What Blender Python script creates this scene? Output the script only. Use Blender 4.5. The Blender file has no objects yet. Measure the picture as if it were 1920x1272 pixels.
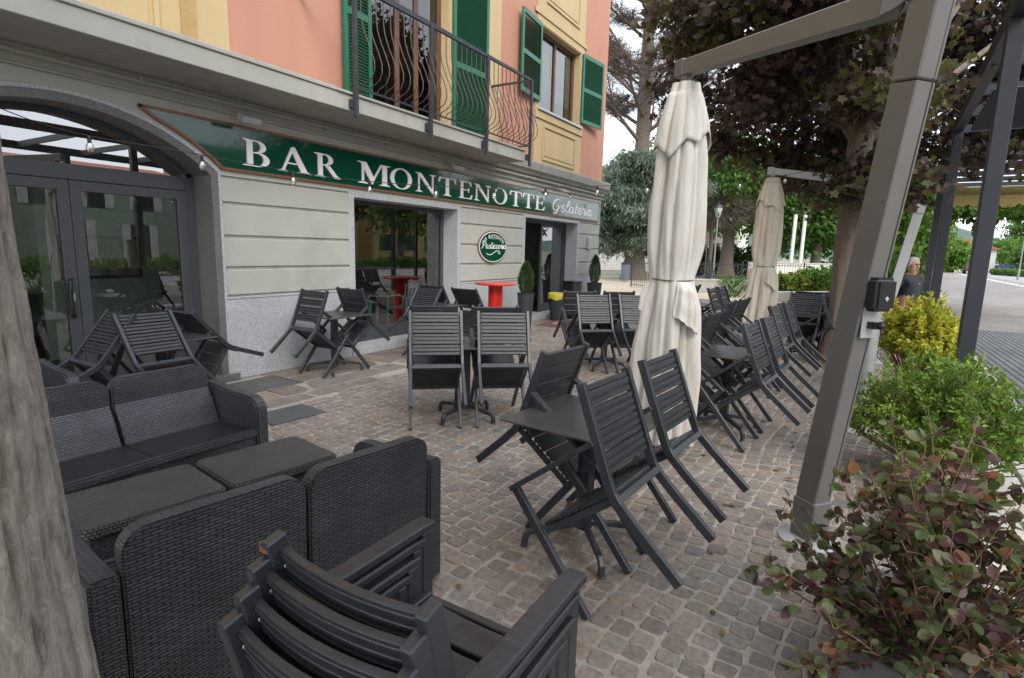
import bpy, bmesh, math, random
import numpy as np
from mathutils import Vector, Matrix
random.seed(7); rng = np.random.default_rng(7)
R = math.radians; PI = math.pi
scene = bpy.context.scene; COL = scene.collection

# ------------------------------------------------------------------ materials
def mat(name):
    m = bpy.data.materials.new(name); m.use_nodes = True
    nt = m.node_tree; nt.nodes.clear()
    out = nt.nodes.new('ShaderNodeOutputMaterial')
    return m, nt, out
def N(nt, t, **kw):
    n = nt.nodes.new('ShaderNode' + t)
    for k, v in kw.items():
        if hasattr(n, k): setattr(n, k, v)
        else: n.inputs[k].default_value = v
    return n
def rgb(c): return (c[0], c[1], c[2], 1.0)
def ramp(nt, stops, interp='LINEAR'):
    r = nt.nodes.new('ShaderNodeValToRGB'); r.color_ramp.interpolation = interp
    el = r.color_ramp.elements
    while len(el) < len(stops): el.new(0.5)
    for e, (p, c) in zip(el, stops): e.position = p; e.color = rgb(c)
    return r
def simple(name, col, rough=0.6, metal=0.0, var=0.12, scale=6.0, bump=0.0, bscale=60.0, spec=0.5, dirt=None, dscale=1.3, stretch=None):
    """plain painted / cast surface: slight tone noise, optional dirt blotches and grain bump"""
    m, nt, out = mat(name)
    b = N(nt, 'BsdfPrincipled', Roughness=rough, Metallic=metal); b.inputs['Specular IOR Level'].default_value = spec
    tc = N(nt, 'TexCoord')
    vec = tc.outputs['Object']
    if stretch:
        mp = N(nt, 'Mapping'); mp.inputs['Scale'].default_value = stretch
        nt.links.new(vec, mp.inputs[0]); vec = mp.outputs[0]
    n = N(nt, 'TexNoise', Scale=scale, Detail=6.0, Roughness=0.6); nt.links.new(vec, n.inputs['Vector'])
    lo = [max(0, c * (1 - var)) for c in col]; hi = [min(1, c * (1 + var)) for c in col]
    r = ramp(nt, [(0.3, lo), (0.7, hi)]); nt.links.new(n.outputs['Fac'], r.inputs[0])
    c = r.outputs[0]
    if dirt:
        n2 = N(nt, 'TexNoise', Scale=dscale, Detail=8.0, Roughness=0.7); nt.links.new(vec, n2.inputs['Vector'])
        r2 = ramp(nt, [(0.5, (0, 0, 0)), (0.72, (1, 1, 1))]); nt.links.new(n2.outputs['Fac'], r2.inputs[0])
        mx = N(nt, 'MixRGB'); nt.links.new(r2.outputs[0], mx.inputs[0]); nt.links.new(c, mx.inputs[1]); mx.inputs[2].default_value = rgb(dirt)
        c = mx.outputs[0]
    nt.links.new(c, b.inputs['Base Color'])
    rr = N(nt, 'MapRange'); rr.inputs[3].default_value = max(0.02, rough - 0.08); rr.inputs[4].default_value = min(1, rough + 0.08)
    nt.links.new(n.outputs['Fac'], rr.inputs[0]); nt.links.new(rr.outputs[0], b.inputs['Roughness'])
    if bump:
        n3 = N(nt, 'TexNoise', Scale=bscale, Detail=4.0); nt.links.new(vec, n3.inputs['Vector'])
        bp = N(nt, 'Bump', Strength=bump, Distance=0.004); nt.links.new(n3.outputs['Fac'], bp.inputs['Height'])
        nt.links.new(bp.outputs[0], b.inputs['Normal'])
    nt.links.new(b.outputs[0], out.inputs[0])
    return m
def granite(name, a, bcol, dark, scale=90.0, rough=0.45):
    m, nt, out = mat(name)
    b = N(nt, 'BsdfPrincipled', Roughness=rough)
    tc = N(nt, 'TexCoord')
    v = N(nt, 'TexVoronoi', Scale=scale); nt.links.new(tc.outputs['Object'], v.inputs['Vector'])
    sx = N(nt, 'SeparateColor'); nt.links.new(v.outputs['Color'], sx.inputs[0])
    r = ramp(nt, [(0.0, dark), (0.16, dark), (0.2, a), (0.62, a), (0.66, bcol)], 'LINEAR'); nt.links.new(sx.outputs[0], r.inputs[0])
    n = N(nt, 'TexNoise', Scale=2.0, Detail=6.0); nt.links.new(tc.outputs['Object'], n.inputs['Vector'])
    r2 = ramp(nt, [(0.3, (0.86, 0.86, 0.86)), (0.7, (1, 1, 1))]); nt.links.new(n.outputs['Fac'], r2.inputs[0])
    mx = N(nt, 'MixRGB', blend_type='MULTIPLY'); mx.inputs[0].default_value = 1
    nt.links.new(r.outputs[0], mx.inputs[1]); nt.links.new(r2.outputs[0], mx.inputs[2])
    nt.links.new(mx.outputs[0], b.inputs['Base Color']); nt.links.new(b.outputs[0], out.inputs[0])
    return m
def toned(name, stops, rough=0.7, bump=0.3, bscale=70.0, nscale=25.0, nvar=0.25):
    """colour by per-piece random tone (each stone / slab / plank has its own colour)"""
    m, nt, out = mat(name)
    b = N(nt, 'BsdfPrincipled', Roughness=rough)
    at = N(nt, 'Attribute', attribute_name='tone')
    r = ramp(nt, stops); nt.links.new(at.outputs['Fac'], r.inputs[0])
    tc = N(nt, 'TexCoord')
    n = N(nt, 'TexNoise', Scale=nscale, Detail=7.0, Roughness=0.65); nt.links.new(tc.outputs['Object'], n.inputs['Vector'])
    r2 = ramp(nt, [(0.3, (1 - nvar,) * 3), (0.7, (1 + nvar,) * 3)]); nt.links.new(n.outputs['Fac'], r2.inputs[0])
    mx = N(nt, 'MixRGB', blend_type='MULTIPLY'); mx.inputs[0].default_value = 1
    nt.links.new(r.outputs[0], mx.inputs[1]); nt.links.new(r2.outputs[0], mx.inputs[2])
    nt.links.new(mx.outputs[0], b.inputs['Base Color'])
    n3 = N(nt, 'TexNoise', Scale=bscale, Detail=5.0); nt.links.new(tc.outputs['Object'], n3.inputs['Vector'])
    bp = N(nt, 'Bump', Strength=bump, Distance=0.006); nt.links.new(n3.outputs['Fac'], bp.inputs['Height'])
    nt.links.new(bp.outputs[0], b.inputs['Normal'])
    nt.links.new(b.outputs[0], out.inputs[0])
    return m
def leafmat(name, stops, transl=0.3, rough=0.5, tcol=1.3):
    m, nt, out = mat(name)
    b = N(nt, 'BsdfPrincipled', Roughness=rough); b.inputs['Specular IOR Level'].default_value = 0.35
    at = N(nt, 'Attribute', attribute_name='tone')
    r = ramp(nt, stops); nt.links.new(at.outputs['Fac'], r.inputs[0])
    nt.links.new(r.outputs[0], b.inputs['Base Color'])
    t = N(nt, 'BsdfTranslucent')
    mu = N(nt, 'MixRGB', blend_type='MULTIPLY'); mu.inputs[0].default_value = 1; mu.inputs[2].default_value = (tcol, tcol, tcol * 0.6, 1)
    nt.links.new(r.outputs[0], mu.inputs[1]); nt.links.new(mu.outputs[0], t.inputs[0])
    mx = N(nt, 'MixShader'); mx.inputs[0].default_value = transl
    nt.links.new(b.outputs[0], mx.inputs[1]); nt.links.new(t.outputs[0], mx.inputs[2])
    nt.links.new(mx.outputs[0], out.inputs[0])
    return m
def wicker(name, bw, rh, base, hi, gap, mort=0.18, rough=0.42, offset=0.5):
    """woven plastic rattan: flat strands laid in staggered rows (UVs in metres)"""
    m, nt, out = mat(name)
    b = N(nt, 'BsdfPrincipled', Roughness=rough); b.inputs['Specular IOR Level'].default_value = 0.6
    uv = N(nt, 'UVMap'); uv.uv_map = 'UVMap'
    br = N(nt, 'TexBrick'); br.offset = offset; br.squash = 1.0
    br.inputs['Scale'].default_value = 1.0; br.inputs['Brick Width'].default_value = bw; br.inputs['Row Height'].default_value = rh
    br.inputs['Mortar Size'].default_value = rh * mort; br.inputs['Mortar Smooth'].default_value = 0.6
    br.inputs['Color1'].default_value = rgb(base); br.inputs['Color2'].default_value = rgb(hi); br.inputs['Mortar'].default_value = rgb(gap)
    nt.links.new(uv.outputs[0], br.inputs['Vector'])
    n = N(nt, 'TexNoise', Scale=5.0, Detail=6.0); nt.links.new(uv.outputs[0], n.inputs['Vector'])
    r2 = ramp(nt, [(0.3, (0.75,) * 3), (0.7, (1.25,) * 3)]); nt.links.new(n.outputs['Fac'], r2.inputs[0])
    mx = N(nt, 'MixRGB', blend_type='MULTIPLY'); mx.inputs[0].default_value = 1
    nt.links.new(br.outputs['Color'], mx.inputs[1]); nt.links.new(r2.outputs[0], mx.inputs[2])
    nt.links.new(mx.outputs[0], b.inputs['Base Color'])
    iv = N(nt, 'Math', operation='SUBTRACT'); iv.inputs[0].default_value = 1.0; nt.links.new(br.outputs['Fac'], iv.inputs[1])
    bp = N(nt, 'Bump', Strength=1.0, Distance=0.004); nt.links.new(iv.outputs[0], bp.inputs['Height'])
    nt.links.new(bp.outputs[0], b.inputs['Normal'])
    nt.links.new(b.outputs[0], out.inputs[0])
    return m
def glass(name, tint=(0.75, 0.8, 0.8), boost=1.6, rough=0.0, base=0.06):
    m, nt, out = mat(name)
    fr = N(nt, 'Fresnel', IOR=1.5)
    mu = N(nt, 'Math', operation='MULTIPLY'); mu.inputs[1].default_value = boost; mu.use_clamp = True
    ad = N(nt, 'Math', operation='ADD'); ad.inputs[1].default_value = base; ad.use_clamp = True
    nt.links.new(fr.outputs[0], mu.inputs[0]); nt.links.new(mu.outputs[0], ad.inputs[0])
    t = N(nt, 'BsdfTransparent'); t.inputs[0].default_value = rgb(tint)
    g = N(nt, 'BsdfGlossy', Roughness=rough); g.inputs[0].default_value = (0.95, 0.95, 0.95, 1)
    mx = N(nt, 'MixShader'); nt.links.new(ad.outputs[0], mx.inputs[0])
    nt.links.new(t.outputs[0], mx.inputs[1]); nt.links.new(g.outputs[0], mx.inputs[2]); nt.links.new(mx.outputs[0], out.inputs[0])
    return m
def bark(name, a, bcol, scale=1.0, bump=1.0, spots=None):
    m, nt, out = mat(name)
    b = N(nt, 'BsdfPrincipled', Roughness=0.9)
    tc = N(nt, 'TexCoord'); mp = N(nt, 'Mapping'); mp.inputs['Scale'].default_value = (13 * scale, 13 * scale, 4.2 * scale)
    nt.links.new(tc.outputs['Object'], mp.inputs[0])
    n = N(nt, 'TexNoise', Scale=1.8, Detail=12.0, Roughness=0.8); n.inputs['Distortion'].default_value = 0.35; nt.links.new(mp.outputs[0], n.inputs['Vector'])
    v = N(nt, 'TexVoronoi', Scale=1.3); v.feature = 'DISTANCE_TO_EDGE'; nt.links.new(mp.outputs[0], v.inputs['Vector'])
    r = ramp(nt, [(0.28, [c * 0.35 for c in a]), (0.42, a), (0.62, bcol)]); nt.links.new(n.outputs['Fac'], r.inputs[0])
    cr = ramp(nt, [(0.0, (0.45,) * 3), (0.06, (1, 1, 1))]); nt.links.new(v.outputs['Distance'], cr.inputs[0])
    mx = N(nt, 'MixRGB', blend_type='MULTIPLY'); mx.inputs[0].default_value = 0.18
    nt.links.new(r.outputs[0], mx.inputs[1]); nt.links.new(cr.outputs[0], mx.inputs[2])
    c = mx.outputs[0]
    if spots:
        n4 = N(nt, 'TexNoise', Scale=9.0, Detail=3.0); nt.links.new(tc.outputs['Object'], n4.inputs['Vector'])
        r4 = ramp(nt, [(0.68, (0, 0, 0)), (0.74, (1, 1, 1))]); nt.links.new(n4.outputs['Fac'], r4.inputs[0])
        m4 = N(nt, 'MixRGB'); nt.links.new(r4.outputs[0], m4.inputs[0]); nt.links.new(c, m4.inputs[1]); m4.inputs[2].default_value = rgb(spots)
        c = m4.outputs[0]
    nt.links.new(c, b.inputs['Base Color'])
    ad = N(nt, 'Math', operation='MULTIPLY'); nt.links.new(n.outputs['Fac'], ad.inputs[0])
    cr2 = ramp(nt, [(0.0, (0.7,) * 3), (0.10, (1, 1, 1))]); nt.links.new(v.outputs['Distance'], cr2.inputs[0]); nt.links.new(cr2.outputs[0], ad.inputs[1])
    bp = N(nt, 'Bump', Strength=bump, Distance=0.02); nt.links.new(ad.outputs[0], bp.inputs['Height'])
    nt.links.new(bp.outputs[0], b.inputs['Normal']); nt.links.new(b.outputs[0], out.inputs[0])
    return m

M = {}
M['plaster'] = simple('grey_plaster', (0.405, 0.415, 0.375), 0.85, var=0.05, scale=3, bump=0.15, bscale=180, dirt=(0.34, 0.335, 0.30), dscale=0.7)
M['slab_con'] = simple('painted_concrete', (0.35, 0.35, 0.32), 0.85, var=0.06, scale=2, bump=0.1, bscale=140, dirt=(0.27, 0.265, 0.235), dscale=1.4, stretch=(1.4, 1.4, .5))
M['pink'] = simple('salmon_plaster', (0.455, 0.225, 0.158), 0.88, var=0.08, scale=1.2, bump=0.2, bscale=160, dirt=(0.44, 0.225, 0.16), dscale=1.6, stretch=(1.2, 1.2, .3))
M['yellow'] = simple('ochre_plaster', (0.49, 0.375, 0.205), 0.88, var=0.07, scale=1.5, bump=0.15, bscale=160, dirt=(0.46, 0.35, 0.19), dscale=1.8, stretch=(1.2, 1.2, .3))
M['granite'] = granite('grey_granite', (0.42, 0.435, 0.455), (0.53, 0.545, 0.57), (0.27, 0.28, 0.295), 150)
M['granite_dk'] = granite('honed_granite', (0.135, 0.135, 0.132), (0.19, 0.19, 0.185), (0.075, 0.075, 0.074), 190)
M['anth'] = simple('anthracite_frame', (0.052, 0.058, 0.066), 0.42, var=0.06, scale=4, metal=0.0)
M['black'] = simple('black_plastic', (0.012, 0.012, 0.013), 0.38, var=0.1)
M['iron'] = simple('dark_iron', (0.035, 0.04, 0.05), 0.5, var=0.2, scale=20)
M['rust'] = simple('brown_iron', (0.075, 0.045, 0.038), 0.6, var=0.3, scale=30)
M['shutter'] = simple('green_shutter_paint', (0.012, 0.13, 0.07), 0.45, var=0.12, scale=5)
M['sign'] = simple('green_enamel', (0.004, 0.062, 0.034), 0.10, var=0.1, scale=2, spec=0.5)
_b = [n for n in M['sign'].node_tree.nodes if n.type == 'BSDF_PRINCIPLED'][0]; _b.inputs['Coat Weight'].default_value = 0.35; _b.inputs['Coat Roughness'].default_value = 0.015; _b.inputs['Coat IOR'].default_value = 1.5
M['gold'] = simple('bronze_trim', (0.20, 0.085, 0.045), 0.45, var=0.15, scale=10)
M['letter'] = simple('white_letter', (0.86, 0.82, 0.83), 0.5, var=0.03)
M['ltr_edge'] = simple('letter_edge', (0.42, 0.25, 0.2), 0.6)
M['wood'] = simple('brown_wood', (0.11, 0.048, 0.026), 0.5, var=0.3, scale=8, stretch=(4, 4, 0.6))
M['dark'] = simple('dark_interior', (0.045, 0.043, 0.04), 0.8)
M['glass'] = glass('window_glass', (0.84, 0.88, 0.88), 2.4)
M['glass_fan'] = glass('boosted_fanlight_glass', (0.6, 0.64, 0.66), 3.0, 0.0, 0.24)  # same glass as the windows, reflection raised to keep the fanlight bright
M['glass_dk'] = glass('upper_glass', (0.5, 0.52, 0.52), 1.3)
M['curtain'] = simple('pale_curtain', (0.6, 0.62, 0.55), 0.9)
M['chair'] = simple('charcoal_metal', (0.031, 0.035, 0.042), 0.30, var=0.18, scale=9, spec=0.5)
M['comp'] = simple('charred_composite', (0.031, 0.033, 0.038), 0.38, var=0.3, scale=6, bump=0.2, bscale=22, stretch=(10, 1.2, 10), spec=0.45)
M['table'] = simple('hpl_tabletop', (0.058, 0.056, 0.057), 0.36, var=0.1, scale=5, bump=0.05)
M['wick'] = wicker('rattan_weave', 0.043, 0.0122, (0.045, 0.047, 0.057), (0.069, 0.073, 0.086), (0.009, 0.009, 0.010), 0.25, 0.36)
M['wick2'] = wicker('rattan_fine_weave', 0.019, 0.0135, (0.082, 0.081, 0.080), (0.11, 0.108, 0.105), (0.010, 0.010, 0.010), 0.26, 0.42, 0.5)
M['seatpan'] = simple('black_seat_sheet', (0.012, 0.0125, 0.015), 0.45, var=0.2, scale=3)
M['rustspot'] = simple('rusty_screw', (0.24, 0.09, 0.035), 0.8)
M['mast'] = simple('taupe_aluminium', (0.155, 0.150, 0.143), 0.42, var=0.06, scale=3, metal=0.25)
M['mastlt'] = simple('light_aluminium', (0.42, 0.43, 0.43), 0.4, var=0.06, scale=3, metal=0.25)
M['planter'] = simple('grey_planter', (0.14, 0.14, 0.138), 0.7, var=0.1)
M['pole'] = simple('grey_steel_pole', (0.30, 0.30, 0.30), 0.45, var=0.06, metal=0.2)
M['perg'] = simple('pergola_steel', (0.022, 0.026, 0.034), 0.5, var=0.15, scale=3, spec=0.5)
M['canvas'] = simple('cream_canvas', (0.59, 0.57, 0.53), 0.9, var=0.05, scale=2, bump=0.7, bscale=22, dirt=(0.47, 0.40, 0.31), dscale=3.4, stretch=(3, 3, 0.5))
M['canvas2'] = simple('warm_canvas', (0.800, 0.734, 0.616), 0.9, var=0.06, scale=2, bump=0.6, bscale=20, dirt=(0.626, 0.486, 0.324), dscale=1.6, stretch=(3, 3, 0.5))
M['awning'] = simple('yellow_awning', (0.62, 0.46, 0.17), 0.9, var=0.05)
M['cord'] = simple('grey_cord', (0.12, 0.11, 0.1), 0.8)
M['red'] = simple('red_lacquer', (0.56, 0.022, 0.014), 0.3, var=0.05)
M['redtop'] = simple('red_tabletop', (0.62, 0.06, 0.05), 0.3, var=0.05)
M['pot'] = simple('anthracite_pot', (0.035, 0.04, 0.046), 0.5, var=0.12)
M['soil'] = simple('potting_soil', (0.04, 0.028, 0.02), 0.95, bump=0.8, bscale=60)
M['turq'] = simple('turquoise_plastic', (0.18, 0.62, 0.62), 0.4, var=0.04)
M['beige'] = simple('beige_seat', (0.42, 0.36, 0.26), 0.6)
M['whitep'] = simple('white_paint', (0.7, 0.7, 0.68), 0.5, var=0.04)
M['mortar'] = simple('sand_joint', (0.36, 0.325, 0.28), 0.95, var=0.2, scale=14, bump=0.9, bscale=120, dirt=(0.27, 0.245, 0.21), dscale=1.1)
M['cobble'] = toned('porphyry_cobble', [(0.0, (0.165, 0.145, 0.13)), (0.25, (0.22, 0.185, 0.158)), (0.45, (0.198, 0.176, 0.158)), (0.65, (0.255, 0.198, 0.162)), (0.85, (0.222, 0.202, 0.182)), (1.0, (0.28, 0.225, 0.185))], 0.7, 0.6, 55, 30, 0.3)
M['flag'] = toned('porphyry_slab', [(0.0, (0.175, 0.138, 0.12)), (0.3, (0.225, 0.18, 0.15)), (0.6, (0.205, 0.18, 0.163)), (0.85, (0.265, 0.195, 0.155)), (1.0, (0.285, 0.23, 0.185))], 0.66, 0.5, 30, 7, 0.28)
M['bark'] = bark('grey_brown_bark', (0.34, 0.295, 0.26), (0.56, 0.50, 0.445), 2.1, 1.0, (0.52, 0.49, 0.44))
M['bark3'] = bark('maple_bark', (0.14, 0.11, 0.085), (0.22, 0.18, 0.14), 1.4, 0.6)
M['bark2'] = bark('dark_bark', (0.12, 0.095, 0.075), (0.2, 0.165, 0.135), 1.0, 0.8)
M['twig'] = simple('brown_twig', (0.24, 0.145, 0.095), 0.8, var=0.3, scale=10)
M['greytwig'] = simple('dry_twig', (0.13, 0.10, 0.088), 0.9, var=0.3, scale=3)
M['maple'] = leafmat('purple_maple_leaf', [(0, (0.035, 0.023, 0.022)), (0.4, (0.068, 0.043, 0.040)), (0.58, (0.115, 0.083, 0.081)), (0.66, (0.084, 0.086, 0.029)), (0.84, (0.101, 0.104, 0.031)), (0.93, (0.162, 0.078, 0.040)), (1, (0.162, 0.169, 0.044))], 0.4, 0.42)
M['green'] = leafmat('green_leaf', [(0, (0.034, 0.085, 0.020)), (0.5, (0.076, 0.170, 0.034)), (1, (0.187, 0.306, 0.060))], 0.35)
M['bright'] = leafmat('bright_green_leaf', [(0, (0.044, 0.106, 0.018)), (0.5, (0.094, 0.200, 0.027)), (1, (0.213, 0.350, 0.062))], 0.35)
M['box'] = leafmat('glossy_green_leaf', [(0, (0.072, 0.138, 0.022)), (0.5, (0.150, 0.256, 0.037)), (0.88, (0.260, 0.388, 0.066)), (0.95, (0.260, 0.300, 0.055)), (1, (0.338, 0.100, 0.039))], 0.28, 0.36)
M['gold_leaf'] = leafmat('golden_leaf', [(0, (0.132, 0.212, 0.016)), (0.3, (0.324, 0.366, 0.040)), (0.7, (0.600, 0.555, 0.088)), (1, (0.720, 0.649, 0.224))], 0.3)
M['smoke'] = leafmat('purple_green_leaf', [(0, (0.066, 0.031, 0.036)), (0.22, (0.126, 0.067, 0.069)), (0.30, (0.066, 0.087, 0.037)), (0.58, (0.120, 0.162, 0.059)), (0.74, (0.204, 0.224, 0.103)), (0.82, (0.198, 0.134, 0.140)), (0.93, (0.180, 0.084, 0.059)), (1, (0.312, 0.134, 0.065))], 0.3, 0.4)
M['cedar'] = leafmat('blue_cedar_needles', [(0, (0.065, 0.10, 0.07)), (0.5, (0.135, 0.19, 0.14)), (1, (0.24, 0.31, 0.24))], 0.2, 0.7)
M['conifer'] = leafmat('dwarf_conifer', [(0, (0.018, 0.045, 0.012)), (1, (0.075, 0.14, 0.035))], 0.2, 0.7)
M['hedge'] = leafmat('dark_hedge', [(0, (0.012, 0.03, 0.01)), (1, (0.04, 0.085, 0.022))], 0.2, 0.7)
M['grass'] = leafmat('rough_grass', [(0, (0.06, 0.12, 0.02)), (0.6, (0.14, 0.22, 0.035)), (1, (0.38, 0.30, 0.05))], 0.3, 0.7)
M['ground'] = simple('earth', (0.20, 0.19, 0.14), 0.95, var=0.2, scale=0.2, dirt=(0.1, 0.14, 0.05), dscale=0.05)
M['gravel'] = simple('beige_gravel', (0.42, 0.37, 0.285), 0.95, var=0.15, scale=5, bump=0.8, bscale=90, dirt=(0.36, 0.31, 0.24), dscale=0.3)
M['pebble'] = simple('white_pebble', (0.5, 0.48, 0.45), 0.8, var=0.3, scale=60, bump=0.9, bscale=90)
M['kerb'] = simple('pale_stone_kerb', (0.46, 0.445, 0.42), 0.7, var=0.08, scale=6, bump=0.2, dirt=(0.38, 0.36, 0.33), dscale=1.0)
M['conc'] = simple('pale_concrete', (0.40, 0.385, 0.35), 0.85, var=0.08, scale=3, bump=0.3, dirt=(0.3, 0.29, 0.26), dscale=0.8)
M['asphalt'] = simple('pale_road', (0.30, 0.30, 0.31), 0.9, var=0.1, scale=1.5)
M['hill'] = simple('forest_hill', (0.055, 0.095, 0.075), 1.0, var=0.45, scale=0.06, dirt=(0.04, 0.075, 0.075), dscale=0.01)
M['skin'] = simple('skin', (0.50, 0.27, 0.19), 0.55, var=0.06)
M['hair'] = simple('grey_hair', (0.50, 0.49, 0.47), 0.8, var=0.15, scale=60, bump=0.6, bscale=150)
M['shirt'] = simple('charcoal_polo', (0.040, 0.042, 0.052), 0.9, var=0.12, scale=12)
M['trouser'] = simple('blue_trousers', (0.05, 0.07, 0.12), 0.9)
M['eye'] = simple('dark_eye', (0.02, 0.015, 0.012), 0.3)
M['tile'] = simple('clay_tile', (0.36, 0.13, 0.07), 0.85, var=0.25, scale=2)
M['h_green'] = simple('pale_green_house', (0.34, 0.42, 0.33), 0.9)
M['h_yellow'] = simple('yellow_house', (0.50, 0.38, 0.17), 0.9)
M['h_pink'] = simple('pink_house', (0.50, 0.28, 0.22), 0.9)
M['h_white'] = simple('white_house', (0.66, 0.64, 0.6), 0.9)
M['carblue'] = simple('blue_car_paint', (0.02, 0.05, 0.32), 0.25, spec=0.6)
M['cargrey'] = simple('grey_car_paint', (0.05, 0.055, 0.06), 0.25, spec=0.6)
M['carsilver'] = simple('silver_car_paint', (0.35, 0.38, 0.4), 0.25, spec=0.6)
M['tyre'] = simple('tyre_rubber', (0.012, 0.012, 0.012), 0.9)
def bulbglass():
    m, nt, out = mat('bulb_glass')
    g = N(nt, 'BsdfGlossy', Roughness=0.05); t = N(nt, 'BsdfTransparent'); t.inputs[0].default_value = (0.85, 0.85, 0.8, 1)
    mx = N(nt, 'MixShader'); mx.inputs[0].default_value = 0.45
    nt.links.new(t.outputs[0], mx.inputs[1]); nt.links.new(g.outputs[0], mx.inputs[2]); nt.links.new(mx.outputs[0], out.inputs[0])
    return m
M['bulb'] = bulbglass()
def brickpave(name, c1, c2, mo, bw, rh, ms):
    m, nt, out = mat(name)
    b = N(nt, 'BsdfPrincipled', Roughness=0.8)
    uv = N(nt, 'UVMap'); uv.uv_map = 'UVMap'
    br = N(nt, 'TexBrick'); br.inputs['Scale'].default_value = 1; br.inputs['Brick Width'].default_value = bw; br.inputs['Row Height'].default_value = rh
    br.inputs['Mortar Size'].default_value = ms; br.inputs['Color1'].default_value = rgb(c1); br.inputs['Color2'].default_value = rgb(c2); br.inputs['Mortar'].default_value = rgb(mo)
    nt.links.new(uv.outputs[0], br.inputs['Vector'])
    n = N(nt, 'TexNoise', Scale=0.9, Detail=8.0); nt.links.new(uv.outputs[0], n.inputs['Vector'])
    r2 = ramp(nt, [(0.3, (0.82,) * 3), (0.7, (1.15,) * 3)]); nt.links.new(n.outputs['Fac'], r2.inputs[0])
    mx = N(nt, 'MixRGB', blend_type='MULTIPLY'); mx.inputs[0].default_value = 1
    nt.links.new(br.outputs['Color'], mx.inputs[1]); nt.links.new(r2.outputs[0], mx.inputs[2]); nt.links.new(mx.outputs[0], b.inputs['Base Color'])
    bp = N(nt, 'Bump', Strength=0.4, Distance=0.004, invert=True); nt.links.new(br.outputs['Fac'], bp.inputs['Height']); nt.links.new(bp.outputs[0], b.inputs['Normal'])
    nt.links.new(b.outputs[0], out.inputs[0]); return m
M['brick'] = brickpave('grey_block_paving', (0.235, 0.215, 0.205), (0.29, 0.265, 0.25), (0.17, 0.155, 0.145), 0.20, 0.10, 0.008)
M['grate'] = brickpave('steel_grating', (0.15, 0.16, 0.165), (0.17, 0.18, 0.185), (0.05, 0.052, 0.055), 0.9, 0.11, 0.022)

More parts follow.
